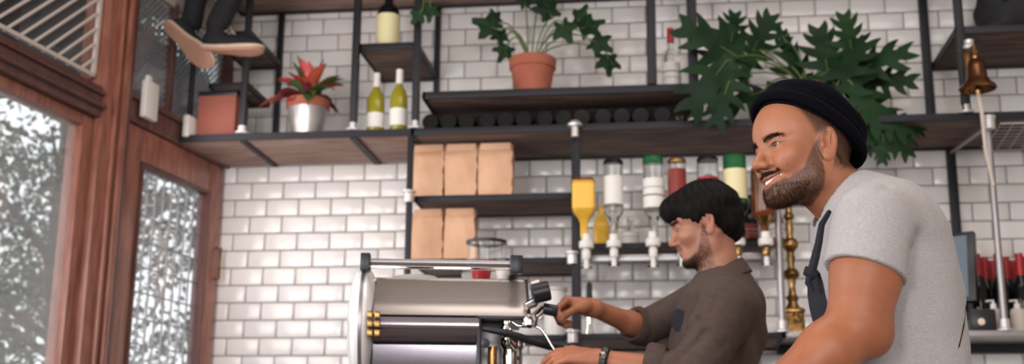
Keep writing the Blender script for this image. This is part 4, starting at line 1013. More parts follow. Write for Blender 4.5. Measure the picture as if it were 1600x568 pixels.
# ================================================================== PEOPLE
def head_frame(origin, az, pitch, roll, s=1.0):
    """origin = point between the ears; az = heading of the face in degrees, pitch down positive, roll to the left positive; local unit 1 cm"""
    R = Matrix.Rotation(math.radians(az), 3, 'Z') @ Matrix.Rotation(math.radians(pitch), 3, 'Y') @ Matrix.Rotation(math.radians(roll), 3, 'X')
    R = np.array(R); o = np.array(origin, float); k = .01 * s
    fwd = lambda V: V @ R.T * k + o
    inv = lambda V: (V - o) @ R / k
    return fwd, inv, R, k
def head_field(P, smile=1.0, neck=None, eyeo=.36, nose=1.0, jaw=1.0, flat=None):
    A = np.abs(P[..., 1]); Q = P.copy(); Q[..., 1] = A          # mirrored copy
    d = ell(P, (-1.0, 0, 3.2), (9.7, 7.5, 8.4))
    d = smin(d, ell(P, (4.3, 0, 3.4), (4.6, 6.1, 5.6)), 2.5)
    if flat: d = smax(d, plane(P, flat[0], flat[1]), 1.5)                           # crown pressed under the hat
    d = smin(d, ell(P, (3.1, 0, -3.3), (5.1, 5.7, 7.2)), 2.4)
    d = smin(d, ell(Q, (.8, 4.7, -5.4), (2.4, 1.7, 3.0)), 2.0)                     # jaw corner
    d = smin(d, cap(Q, (1.2, 4.6, -6.8), (6.2, 1.9, -9.2), 1.4, 1.5), 2.2)          # jaw line
    d = smin(d, ell(P, (6.7, 0, -9.35), (1.9, 2.3, 1.7)), 1.5)                      # chin
    d = smin(d, ell(Q, (5.7, 3.9, -2.9 + .4 * smile), (2.0, 2.2, 1.7)), 2.2)       # cheekbone
    if smile > .3: d = smin(d, ell(Q, (6.5, 3.5, -3.9), (1.5, 1.5, 1.5)), 1.6)
    d = smin(d, cap(Q, (8.0, 1.0, 1.35), (6.3, 4.7, 1.75), .70, .6), 1.3)           # brow ridge
    d = smin(d, ell(P, (6.5, 0, -6.7), (2.25, 2.9, 2.2)), 1.5)                     # muzzle
    d = smax(d, -ell(Q, (9.6, 3.1, -.15), (2.1, 1.8, 1.15)), 1.1)                    # eye socket
    nz = cap(P, (7.9, 0, .9), (9.9 * nose, 0, -3.0), .75, .95); nz = smin(nz, ell(P, (10.15 * nose, 0, -3.45), (1.05, 1.0, .9)), .8)
    nz = smin(nz, ell(Q, (9.1, 1.25, -3.85), (1.15, .75, .75)), .7); nz = smin(nz, cap(P, (9.2, 0, -4.1), (8.6, 0, -5.2), .45, .4), .7)
    d = smin(d, nz, .9)
    d = smax(d, -ell(Q, (9.5, .62, -4.55), (.60, .30, .42)), .2)                  # nostril
    ld = ell(Q, (6.95, 3.15, -.25), (1.42, 1.6, 1.34)); d = smin(d, ld, .5)
    d = smin(d, cap(Q, (7.9, 1.9, .35), (7.35, 4.3, .35), .22, .2), .5)              # lid fold
    slit = ell(Q, (8.6, 3.15, -.30), (1.7, 1.32, eyeo)); d = smax(d, -slit, .12)
    d = smax(d, -ell(Q, (6.98, 3.15, -.25), (1.24, 1.24, 1.24)), .05)
    # mouth: lips follow the curve of the teeth, corners pulled up and back by the smile
    w = 2.1 + .95 * smile; cz = -6.55; up = .80 * smile; bk = 1.05 + .55 * smile; fx = 8.75
    def arc(dz0, dz1, ra, rb, dx=0, ws=1.0):
        pts = [(fx + dx, 0, cz + dz0), (fx + dx - .22 * bk, w * .45 * ws, cz + dz0 * .85 + dz1 * .15 + up * .12), (fx + dx - .62 * bk, w * .78 * ws, cz + dz1 + up * .5), (fx + dx - bk * 1.15, w * ws, cz + dz1 + up)]
        rr = np.linspace(ra, rb, 4); f = None
        for i in range(3):
            c = cap(Q, pts[i], pts[i + 1], rr[i], rr[i + 1]); f = c if f is None else smin(f, c, .15)
        return f
    op = .42 * smile
    d = smin(d, arc(.38 + op * .35, .02, .40, .20), .45); d = smin(d, arc(-.48 - op * 1.0, -.05, .48, .22, -.15, .94), .45)
    if smile > .3:
        mo = smin(arc(.0 - op * .2, .02, .36, .12, .35, .90), arc(-.1 - op * .5, .0, .36, .12, .30, .86), .1)
        mo = smin(mo, arc(-.1 - op * .3, 0, .52, .16, -.35, .86), .2); d = smax(d, -mo, .14)
        d = smax(d, -cap(Q, (8.6, 1.8, -4.5), (6.9, 3.9, -6.6), .22, .2), 1.0)
    else:
        d = smax(d, -arc(-.02, .0, .10, .07, .36, .95), .16)
    d = smax(d, -ell(P, (9.6, 0, -8.15), (.9, 1.6, .55)), .9)                     # dip under the lower lip
    # ears
    e = ell(Q, (-.6, 7.45, -.7), (1.85, .55, 3.2), np.array(Matrix.Rotation(math.radians(24), 3, 'Z')).T @ np.array(Matrix.Rotation(math.radians(-10), 3, 'Y')))
    e = smax(e, -ell(Q, (-.25, 8.35, -.1), (1.2, .95, 2.1)), .25)
    e = smin(e, ell(Q, (.55, 7.5, -1.3), (.40, .40, .75)), .35); e = smin(e, cap(Q, (-1.0, 8.0, .9), (-.6, 7.8, -1.3), .20), .35); e = smin(e, ell(Q, (-.2, 7.3, -3.3), (.8, .45, .8)), .4)
    d = smin(d, e, .45)
    if neck is not None:
        d = smin(d, cap(P, (-1.8, 0, -4.5), neck[0], 5.5, neck[1]), 2.2)
        d = smin(d, cap(Q, (-2.0, 6.0, -4.0), (neck[0][0] + 2.5, 2.0, neck[0][2]), 1.1, 1.3), 2.2)
    return d
def build_eye(fwd, side, look, parent, s=1.0, iris=(.05, .022, .012)):
    c = np.array((6.98, side * 3.15, -.25)); n = 28; V, F, T = [], [], []
    look = np.array(look, float); look /= np.linalg.norm(look); t = np.cross(look, (0, 0, 1)); t /= np.linalg.norm(t); u = np.cross(t, look)
    for i in range(n + 1):
        th = math.pi * i / n
        for k in range(32):
            a = 2 * math.pi * k / 32; V.append(c + 1.25 * (look * math.cos(th) * (1.04 if th < .42 else 1) + (t * math.cos(a) + u * math.sin(a)) * math.sin(th)))
            T.append((.004, .003, .003) if th < .20 else iris if th < .54 else (.52, .45, .42))
    for i in range(n):
        for k in range(32): F.append((i * 32 + k, i * 32 + (k + 1) % 32, (i + 1) * 32 + (k + 1) % 32, (i + 1) * 32 + k))
    finish('eye', np_mesh('eye', fwd(np.array(V)), F, np.array(T)), 'eye', parent, True)
def hand_field(P, wrist, d, n, thumb_side, curl, spread=.06, s=1.0, thumb=(.55, .35, .5)):
    """world-space field of a hand: wrist point, direction d to the knuckles, palm normal n (palm side), thumb_side=+1/-1 along d x n"""
    d = np.array(d, float); d /= np.linalg.norm(d); n = np.array(n, float); n -= d * (n @ d); n /= np.linalg.norm(n); t = np.cross(d, n) * thumb_side
    w = np.array(wrist, float); g = lambda a, b, c: w + (d * a + t * b + n * c) * s
    f = cap(P, g(-.01, 0, 0), g(.03, 0, 0), .024 * s, .021 * s)
    for k, b in enumerate((.028, .010, -.009, -.027)): f = smin(f, cap(P, g(.015, b * .55, 0), g(.082 - .004 * abs(k - 1), b, 0), .016 * s, .0125 * s), .014 * s)
    f = smin(f, ell(P, g(.035, .022, .012), (.022 * s,) * 3), .015 * s)
    lens = ((.043, .026, .020), (.047, .030, .022), (.043, .028, .021), (.034, .021, .018))
    for k, b in enumerate((.028, .010, -.009, -.027)):
        p = g(.082 - .004 * abs(k - 1), b, 0); c = curl[k] if hasattr(curl, '__len__') else curl; a = 0; ff = None
        for j, l in enumerate(lens[k]):
            a += c * (1.0, 1.1, .7)[j]; dr = d * math.cos(a) + n * math.sin(a) + t * (spread * (1.5 - k)) * math.cos(a); q = p + dr * l * s
            r0, r1 = (.0100, .0090, .0082, .0072)[j] * s, (.0100, .0090, .0082, .0072)[j + 1] * s
            x = cap(P, p, q, r0, r1); ff = x if ff is None else smin(ff, x, .003 * s); p = q
        f = smin(f, ff, .006 * s)
    p = g(.022, .026, .010); a = thumb[0]; tt = None
    for j, l in enumerate((.040, .032, .026)):
        dr = d * math.cos(a) + t * math.sin(a) * .9 + n * thumb[1] * (1 + j * .5); dr /= np.linalg.norm(dr); q = p + dr * l * s
        x = cap(P, p, q, (.015, .0115, .0105)[j] * s, (.0115, .0105, .0085)[j] * s); tt = x if tt is None else smin(tt, x, .004 * s); p = q; a -= thumb[2]
    return smin(f, tt, .010 * s)
def arm_field(P, sh, el, wr, r):
    """r = shoulder, biceps, elbow, forearm, wrist radii"""
    sh, el, wr = map(lambda q: np.array(q, float), (sh, el, wr)); m = sh + (el - sh) * .5; fm = el + (wr - el) * .28
    f = cap(P, sh, m, r[0], r[1]); f = smin(f, cap(P, m, el, r[1], r[2]), .02); f = smin(f, cap(P, el, fm, r[2], r[3]), .03); return smin(f, cap(P, fm, wr, r[3], r[4]), .02)
SKIN1 = np.array((.395, .150, .076)); SKIN2 = np.array((.44, .20, .13))
def skin_tint(V, base, seed=1):
    v = vnoise(V, 30, seed)[:, None]; w = vnoise(V, 140, seed + 1)[:, None]; return base * (1 + .05 * v + .03 * w) * np.array((1, 1, 1))
def head_tint(L, base, beard, lips=(.36, .12, .085), hairline=None, hairc=(.035, .022, .018), lo0=-7.05):
    """colours of skin, lips and shaved hair on the head; L = local coordinates in cm"""
    x, y, z = L[:, 0], np.abs(L[:, 1]), L[:, 2]; T = np.repeat(base[None], len(L), 0) * (1 + .035 * vnoise(L, .8, 5)[:, None])
    red = np.exp(-((x - 7) ** 2 / 6 + (y - 4) ** 2 / 4 + (z + 3.2) ** 2 / 4)) * .35 + np.exp(-((x - 10.6) ** 2 / 1.5 + (z + 4) ** 2 / 1.2 + y ** 2)) * .25 + (y > 7.2) * (np.abs(z + .5) < 3.5) * .25
    T = T * (1 - red[:, None] * np.array((.02, .28, .30)))
    lm = np.exp(-(((z - (-6.12 + .085 * y * y)) / .30) ** 2)) * (y < 2.6) * (x > 6.9) + np.exp(-(((z - (lo0 + .11 * y * y)) / .38) ** 2)) * (y < 2.6) * (x > 6.8)
    T = T + (np.array(lips) - T) * np.clip(lm, 0, 1)[:, None] * .85
    q = ((y - 3.15) / 1.32) ** 2 + ((z + .30) / .34) ** 2; ls = np.exp(-((np.sqrt(q) - 1.12) / .22) ** 2) * (x > 6.9) * np.where(z > -.3, .85, .35)
    T = T + (np.array((.05, .028, .02)) - T) * ls[:, None]
    cr = np.exp(-((y - (4.9 + .0 * z)) / .5) ** 2) * np.exp(-((z + .3) / 1.2) ** 2) * (x > 4) * .12; T = T * (1 - cr[:, None])
    b = beard(L) if beard else 0
    T = T + (np.array(hairc) * 1.1 - T) * (b * .74)[:, None] if beard else T
    if hairline is not None: T = T + (np.array(hairc) - T) * (hairline(L) * .86)[:, None]
    return T
def add_hairs(fwd, V, N, mask, n, ln, r, m, name, parent, comb, seed=1, lift=.5, world=1.0, droop=None):
    rs = np.random.RandomState(seed); w = mask / mask.sum(); idx = rs.choice(len(V), n, p=w)
    P = V[idx] + rs.normal(size=(n, 3)) * .07; D = N[idx] * lift + comb(V[idx]) + rs.normal(size=(n, 3)) * .22
    HV, HF = hairs(P, D, ln * rs.uniform(.6, 1.2, n), r, 2, droop, rs)
    return finish(name, np_mesh(name, fwd(HV), HF), m, parent, True)
def normals(V, F):
    a = V[F[:, 1]] - V[F[:, 0]]; b = V[F[:, 2]] - V[F[:, 0]]; c = np.cross(a, b); N = np.zeros_like(V)
    for k in range(4): np.add.at(N, F[:, k], c)
    return N / (np.linalg.norm(N, axis=1, keepdims=True) + 1e-9)
def body_mesh(parts):
    """join (V, F, tint) pieces in one mesh"""
    Vs, Fs, Ts, o = [], [], [], 0
    for V, F, T in parts: Vs.append(V); Fs.append(F + o); Ts.append(T); o += len(V)
    return np_mesh('body', np.concatenate(Vs), np.concatenate(Fs), np.concatenate(Ts))
def legs_field(P, hip, foot, r=(.10, .065, .05), spread=.09, side=(0, 1)):
    hip, foot = np.array(hip, float), np.array(foot, float); s = np.array([side[0], side[1], 0.]); f = None
    for k in (-1, 1):
        h = hip + s * spread * k; ft = foot + s * spread * k; kn = (h + ft) / 2 + np.array((-.03, 0, .02))
        x = smin(cap(P, h, kn, r[0], r[1]), cap(P, kn, ft, r[1], r[2]), .03); f = x if f is None else smin(f, x, .02)
    return f
def dress_shoe(parent, x, y, fd):
    fd = np.array(fd, float); fd /= np.linalg.norm(fd); s = np.array((-fd[1], fd[0], 0))
    def fn(P):
        q = np.stack([(P - np.array((x, y, 0))) @ fd, (P - np.array((x, y, 0))) @ s, P[..., 2]], -1)
        d = smin(ell(q, (.11, 0, .045), (.13, .048, .04)), ell(q, (.0, 0, .06), (.055, .045, .06)), .03); return smax(d, .002 - P[..., 2], .004)
    V, F = sdf_mesh(fn, (x - .3, y - .3, -.01), (x + .3, y + .3, .14), .01); finish('shoe', np_mesh('shoe', V, F), 'blackm', parent, True)

# ---------------------------------------------------------------- man in the hat
def hat_man():
    H = at(1255, 235, -2.90); root_xy = at(1470, 568, -2.86)
    root = empty('person', (root_xy[0] + .12, -2.86, 0), 'smiling bearded person in black hat and grey t-shirt leaning forward in front', 'person')
    fwd, inv, R, k = head_frame(H, 205, 2, 4, 1.045)
    nb = at(1325, 318, -2.88); nl = inv(nb)
    HS = dict(smile=1.0, eyeo=.30, flat=((-4.0, 0, 7.6), (-.515, 0, .857)), neck=((nl[0], nl[1], nl[2]), 6.1))
    V, F = sdf_mesh(lambda P: head_field(P, **HS), (-13, -10, -18), (13, 10, 14), .21)
    def beard(L):
        x, y, z = L[:, 0], np.abs(L[:, 1]), L[:, 2]
        up_ = np.interp(x, [-1.0, .6, 2.2, 4.0, 6.0, 7.6], [-30, 1.5, -1.2, -4.6, -6.0, -6.2]); m = sstep(.0, 1.3, up_ - z) * sstep(-.9, .9, x) * sstep(-15.0, -12.0, z)
        m *= 1 - sstep(7.0, 7.6, y) * (z > -4)
        mu = sstep(-6.3 + .05 * y * y, -5.9 + .05 * y * y, z) * (1 - sstep(-5.1, -4.6, z)) * (x > 6.4) * (y < 3.6)
        m = np.maximum(m, mu * .95)
        lip = (x > 6.6) * (z > -7.95 + .12 * y * y) * (z < -5.75 + .085 * y * y) * (y < 3.2); return m * (1 - lip) 
    def hairline(L):
        x, y, z = L[:, 0], np.abs(L[:, 1]), L[:, 2]
        front = np.interp(z, [-2, 1, 4, 7, 9], [1.6, 2.2, 3.6, 5.2, 6.0]); m = sstep(0, 1.4, front - x) * sstep(-6.2, -3.6, z + .0 * x) * (1 - sstep(7.6, 8.0, y) * (z < 2.6) * (z > -5))
        return m * np.where(x > -1.5, sstep(.2, 2.0, z), 1) * np.clip(.72 + .55 * sstep(3.0, -2.0, x) + .3 * sstep(2, 6, z), 0, 1)
    T = head_tint(V, SKIN1 * np.array((1.03, 1.10, 1.18)), beard, hairline=hairline, lo0=-7.45, hairc=(.06, .034, .024))
    mole = np.linalg.norm(V - np.array((6.8, 4.9, -4.6)), axis=1); T = T + (np.array((.06, .025, .02)) - T) * (1 - sstep(.22, .36, mole))[:, None]
    N = normals(V, F); bm_ = beard(V); hm = hairline(V)
    # arms: near arm rests on the counter, far arm crosses in front
    shN = at(1365, 352, -3.06); elN = at(1342, 508, -3.10); wrN = at(1170, 650, -3.16)
    shF = at(1330, 352, -2.74); elF = at(1330, 570, -2.76); wrF = at(1190, 665, -2.98)
    dN = wrN - elN
    def near(P):
        f = arm_field(P, shN, elN, wrN, (.066, .058, .048, .050, .030)); f = smin(f, cap(P, shN + (elN - shN) * .25 + np.array((.0, 0, 0)), shN + (elN - shN) * .75 + np.array((-.004, -.005, 0)), .052, .046), .03)
        f = smin(f, ell(P, elN + np.array((.022, .0, -.018)), (.034, .034, .036)), .02)
        return smin(f, hand_field(P, wrN, dN, (0, 0, -1), 1, .12, s=1.05), .02)
    def far(P): return smin(arm_field(P, shF, elF, wrF, (.062, .055, .045, .044, .030)), hand_field(P, wrF, wrF - elF, (0, 0, -1), -1, .15, s=1.05), .02)
    lo, hi = bounds([shN, elN, wrN, wrN + dN / np.linalg.norm(dN) * .2], .09); VN, FN = sdf_mesh(near, lo, hi, .0042)
    lo, hi = bounds([shF, elF, wrF, wrF + (wrF - elF) / np.linalg.norm(wrF - elF) * .2], .09); VF, FF = sdf_mesh(far, lo, hi, .006)
    me = body_mesh([(fwd(V), F, T), (VN, FN, skin_tint(VN, SKIN1 * np.array((.93, .88, .86)))), (VF, FF, skin_tint(VF, SKIN1))])
    finish('body', me, 'skin', root, True)
    for s in (-1, 1): build_eye(fwd, s, (1, .20, .06), root)
    # teeth: a curved row
    b = MB(); row = []
    for i in range(-6, 7):
        a = i / 6; y = a * 2.5; x = 8.22 - .20 * y * y; z = -6.62 + .085 * y * y
        row.append((x, y, z))
    for i, (x, y, z) in enumerate(row):
        ang = math.atan2(-.34 * y, 1); w = .25 if abs(i - 6) > 1 else .235
        M4 = Matrix.Translation(Vector((x, y, z))) @ Matrix.Rotation(ang * -1.0 if False else math.atan(.40 * y) * -1, 4, 'Z'); b.box((-.16, -w, -.36), (.12, w, .34), .05, M4)
    o = b.build('teeth', 'teeth', root); co = np.empty(len(o.data.vertices) * 3, np.float32); o.data.vertices.foreach_get('co', co); o.data.vertices.foreach_set('co', fwd(co.reshape(-1, 3)).astype(np.float32).ravel()); o.data.update()
    comb = lambda L: np.stack([.25 - .15 * (L[:, 0] < 5), 0 * L[:, 0], -1.0 + .0 * L[:, 0]], 1)
    dens = bm_ * (.35 + .65 * sstep(-3, -7, V[:, 2]))
    add_hairs(fwd, V, N, dens, 4200, .45, .016, 'beard', 'beard', root, comb, 1, .75)
    mus = bm_ * (V[:, 2] > -6.5) * (V[:, 0] > 6.6) * (np.abs(V[:, 1]) < 3.3) + 1e-9
    add_hairs(fwd, V, N, mus, 1500, .5, .02, 'beard', 'moustache', root, lambda L: np.stack([0 * L[:, 0], np.sign(L[:, 1]) * .9, -.7 + 0 * L[:, 0]], 1), 4, .5)
    chin = bm_ * (V[:, 2] < -7.6) * (V[:, 2] > -12.5) * (V[:, 0] > 3) + 1e-9
    add_hairs(fwd, V, N, chin, 3200, .7, .018, 'beard', 'beard', root, comb, 9, .7)
    add_hairs(fwd, V, N, hm + 1e-9, 7000, .32, .018, 'hair', 'hair', root, lambda L: np.stack([-.5 + 0 * L[:, 0], 0 * L[:, 0], -.9 + 0 * L[:, 0]], 1), 2, .6)
    ay = np.abs(V[:, 1]); bz = 1.08 + .30 * np.sin((ay - 1.2) / 3.6 * 2.9); brow = np.exp(-((V[:, 2] - bz) / .30) ** 2) * (ay > 1.1) * (ay < 5.2) * (V[:, 0] > 5) * (1 - .5 * sstep(4, 5.2, ay))
    add_hairs(fwd, V, N, brow, 1500, .6, .019, 'hair', 'eyebrow', root, lambda L: np.stack([-.4 + 0 * L[:, 0], np.sign(L[:, 1]) * 1.3, .25 + 0 * L[:, 0]], 1), 5, .35)
    # hat ------------------------------------------------------
    hc = Matrix.Rotation(math.radians(-32), 4, 'Y')
    hfwd = lambda Lh: fwd((Lh @ np.array(hc.to_3x3()).T) + np.array((-1.7, 0, 3.9)))
    # profile: sweatband inside, rolled brim, crown; elliptical section
    def rev(pr, sx, sy, n=72, dome=True):
        Vh, Fh = [], []
        for r, z in pr:
            for kk in range(n):
                a = 2 * math.pi * kk / n; c, q = math.cos(a), math.sin(a)
                Vh.append((c * r * sx, q * r * sy, z))
        m = len(pr)
        for i in range(m - 1):
            for kk in range(n): Fh.append((i * n + kk, i * n + (kk + 1) % n, (i + 1) * n + (kk + 1) % n, (i + 1) * n + kk))
        return np.array(Vh), np.array(Fh)
    crown = [(8.6, -1.2), (8.9, -1.0), (9.0, .5), (9.15, 1.8), (9.2, 3.2), (8.95, 4.5), (8.2, 5.6), (6.6, 6.3), (4.5, 6.6), (1.5, 6.6), (.01, 6.6)]
    Vh, Fh = rev(crown, 1.18, .97)
    Vh[:, 2] += np.where(Vh[:, 2] > 5, .35 * vnoise(Vh, .25, 3), 0)
    hat = finish('hat', np_mesh('hat', hfwd(Vh), Fh), 'felt', root, True)
    brim = [(8.8, .2), (9.3, -1.0), (9.9, -1.3), (10.45, -.9), (10.55, .0), (10.35, .7), (10.0, 1.1), (9.7, 1.05), (9.85, .7), (9.95, .2), (9.7, -.3), (9.2, .1), (8.8, .6)]
    Vb, Fb = rev(brim, 1.15, .96); Vb[:, 2] += .3 * np.sin(np.arctan2(Vb[:, 1], Vb[:, 0]) * 2 + .6)
    finish('hat_brim', np_mesh('hat_brim', hfwd(Vb), Fb), 'felt', hat, True).location = (0, 0, 0)
    Vs_, Fs_ = rev([(9.02, 1.1), (9.26, 1.2), (9.3, 2.6), (9.05, 2.75)], 1.18, .97); finish('hat_band', np_mesh('hat_band', hfwd(Vs_), Fs_), 'felt', hat, True).location = (0, 0, 0)
    # t-shirt ---------------------------------------------------
    s0 = at(1345, 338, -2.90); s1 = at(1385, 440, -2.90); s2 = at(1410, 568, -2.88); hip = at(1440, 700, -2.86)
    bx = at(1420, 400, -2.90)
    sd = (elN - shN) / np.linalg.norm(elN - shN); sdF = (elF - shF) / np.linalg.norm(elF - shF)
    Az = math.radians(200); ax = np.array((math.cos(Az), math.sin(Az), 0)); ay_ = np.array((-ax[1], ax[0], 0))
    spine = lambda px, py: at(px, py, -2.90)
    def torso(P):
        # ellipsoidal slices in a frame turned with the chest
        Rt = np.stack([ax, ay_, (0, 0, 1)], 1)
        c1 = spine(1366, 372); c2 = spine(1388, 455); c3 = spine(1402, 560); c4 = spine(1422, 690)
        d = ell(P, c1, (.105, .175, .115), Rt); d = smin(d, ell(P, c2, (.114, .165, .15), Rt), .05); d = smin(d, ell(P, c3, (.118, .158, .17), Rt), .05); d = smin(d, ell(P, c4, (.118, .16, .16), Rt), .05)
        d = smin(d, cap(P, spine(1410, 350), spine(1444, 455), .050, .056), .05)
        d = smin(d, cap(P, spine(1338, 322), spine(1385, 345), .070, .08), .05)
        return d
    def teef(P):
        d = torso(P)
        d0 = d
        d = smin(d, cap(P, shN + np.array((.02, .04, .015)), shN, .070, .068), .04); d = smin(d, cap(P, shF + np.array((.02, -.04, .01)), shF, .068, .064), .04)
        a = cap(P, shN, shN + sd * .16, .068, .078); a2 = cap(P, shF, shF + sdF * .14, .066, .072)
        d = smin(smin(d, a, .03), a2, .03)
        # folds and cloth unevenness
        t = P[..., 2]; d = d + .0028 * vnoise(P, 13, 3) + .0012 * vnoise(P, 38, 8)
        for (A, B, r, dep) in (((1425, 400), (1395, 480), .010, .006), ((1345, 335), (1318, 392), .010, .004), ((1425, 372), (1440, 450), .012, .006), ((1440, 480), (1480, 540), .013, .006), ((1400, 500), (1430, 570), .012, .006), ((1380, 300), (1330, 350), .010, .004), ((1415, 395), (1470, 430), .011, .006)):
            pa, pb = at(*A, -3.04), at(*B, -3.04); q = cap(P * np.array((1, .15, 1)), pa * np.array((1, .15, 1)), pb * np.array((1, .15, 1)), 0, 0); d = d + 1.5 * dep * np.exp(-(q / r) ** 2)
        # shell, then openings
        sh = np.maximum(d, -(d + .014))
        armN = cap(P, shN, shN + sd * .4, .4, .4)
        endN = plane(P, shN + sd * .098 + np.array((0, 0, 0)), sd + np.array((-.10, 0, .0))); nearA = (cap(P, shN, shN + sd * .30, .085, .085) < 0)
        sh = np.where(nearA & (endN > -.012), np.maximum(sh, endN), sh)
        endF = plane(P, shF + sdF * .11, sdF); farA = (cap(P, shF + sdF * .06, shF + sdF * .3, .085, .085) < 0)
        sh = np.where(farA & (endF > -.012) & (P[..., 1] > -2.84), np.maximum(sh, endF), sh)
        d0 = d0 + (d - smin(smin(d0, a, .03), a2, .03)) * 0 + .0028 * vnoise(P, 13, 3) + .0012 * vnoise(P, 38, 8); sh = np.minimum(sh, np.maximum(d0, -(d0 + .014)))
        nk = cap(P, nb + np.array((.03, 0, -.07)), nb + (H - nb) * .9, .070, .066); sh = smax(sh, -nk, .004)
        return smax(sh, -(P[..., 2] - 1.02), .004)
    lo = np.array((2.03, -3.19, 1.0)); hi = np.array((2.64, -2.62, 1.70))
    Vt, Ft = sdf_mesh(teef, lo, hi, .0038)
    finish('t_shirt', np_mesh('t_shirt', Vt, Ft), 'tee', root, True)
    # ribbed neckband & sleeve hem
    n0 = np.array(at(1281, 348, -2.86)); 
    # torso under the shirt, trousers, shoes
    tor = hip + np.array((.02, 0, -.02))
    def tr(P): return smin(ell(P, (hip[0] + .02, -2.86, 1.0), (.15, .17, .13)), legs_field(P, (hip[0] + .04, -2.86, .95), (hip[0] + .16, -2.86, .08)), .04)
    Vl, Fl = sdf_mesh(tr, (hip[0] - .2, -3.12, .03), (hip[0] + .34, -2.60, 1.16), .014); finish('trousers', np_mesh('trousers', Vl, Fl), 'denim', root, True)
    for s in (-1, 1): dress_shoe(root, hip[0] + .17, -2.86 + .09 * s, (-1, -.2, 0))
    # apron: bib on the chest, neck strap with knot, waist tie round the back
    ap = None
    def onfront(px, py, Y): return at(px, py, Y)
    strap = [at(1282, 352, -3.0), at(1279, 380, -3.02), at(1273, 405, -3.03), at(1268, 425, -3.03)]
    b = MB(); b.tube([at(1296, 330, -2.985), at(1284, 350, -3.0)] + strap[1:], [.0045, .006, .007, .008, .008], 8); b.build('apron_strap', 'navy', root)
    b = MB(); c = at(1267, 425, -3.03); b.tube([c + (-.012, 0, .004), c, c + (.010, 0, -.006)], [.008, .013, .009], 10); b.tube([c, c + (-.006, 0, -.02), c + (.002, 0, -.035)], [.008, .006, .004], 8); b.build('apron_knot', 'navy', root)
    # bib: curved cloth sheet bulging off the chest
    b = MB(); vs, fs = [], []; rows = [(425, 1266, 1281), (440, 1262, 1286), (460, 1262, 1290), (480, 1265, 1295), (500, 1270, 1300), (530, 1276, 1304), (568, 1282, 1310), (640, 1300, 1330)]
    K = 7
    for off in (0, .006):
        for py, xa, xb in rows:
            for j in range(K):
                u = j / (K - 1); Y = -3.035 + .0 * u + .20 * (1 - u) * .15 + off; p = at(xa + (xb - xa) * u, py, -3.035 + .05 * (1 - u)); vs.append(p + np.array((0, off, 0)))
    nr = len(rows); o_ = nr * K
    for i in range(nr - 1):
        for j in range(K - 1):
            q = i * K + j; fs.append([q, q + 1, q + K + 1, q + K]); fs.append([o_ + q, o_ + q + K, o_ + q + K + 1, o_ + q + 1])
    for i in range(nr - 1):
        for j in (0, K - 1): q = i * K + j; fs.append([q, q + K, o_ + q + K, o_ + q])
    b._add(vs, fs, True); b.build('apron_bib', 'navy', root)
    b = MB(); P_ = [at(px, py, Y) for px, py, Y in ((1497, 440, -2.92), (1503, 455, -2.95), (1506, 480, -2.98), (1503, 510, -3.005), (1496, 540, -3.02), (1485, 572, -3.035), (1467, 620, -3.06))]
    b.tube(P_, .0042, 8); b.build('apron_tie', 'navy', root)
hat_man()

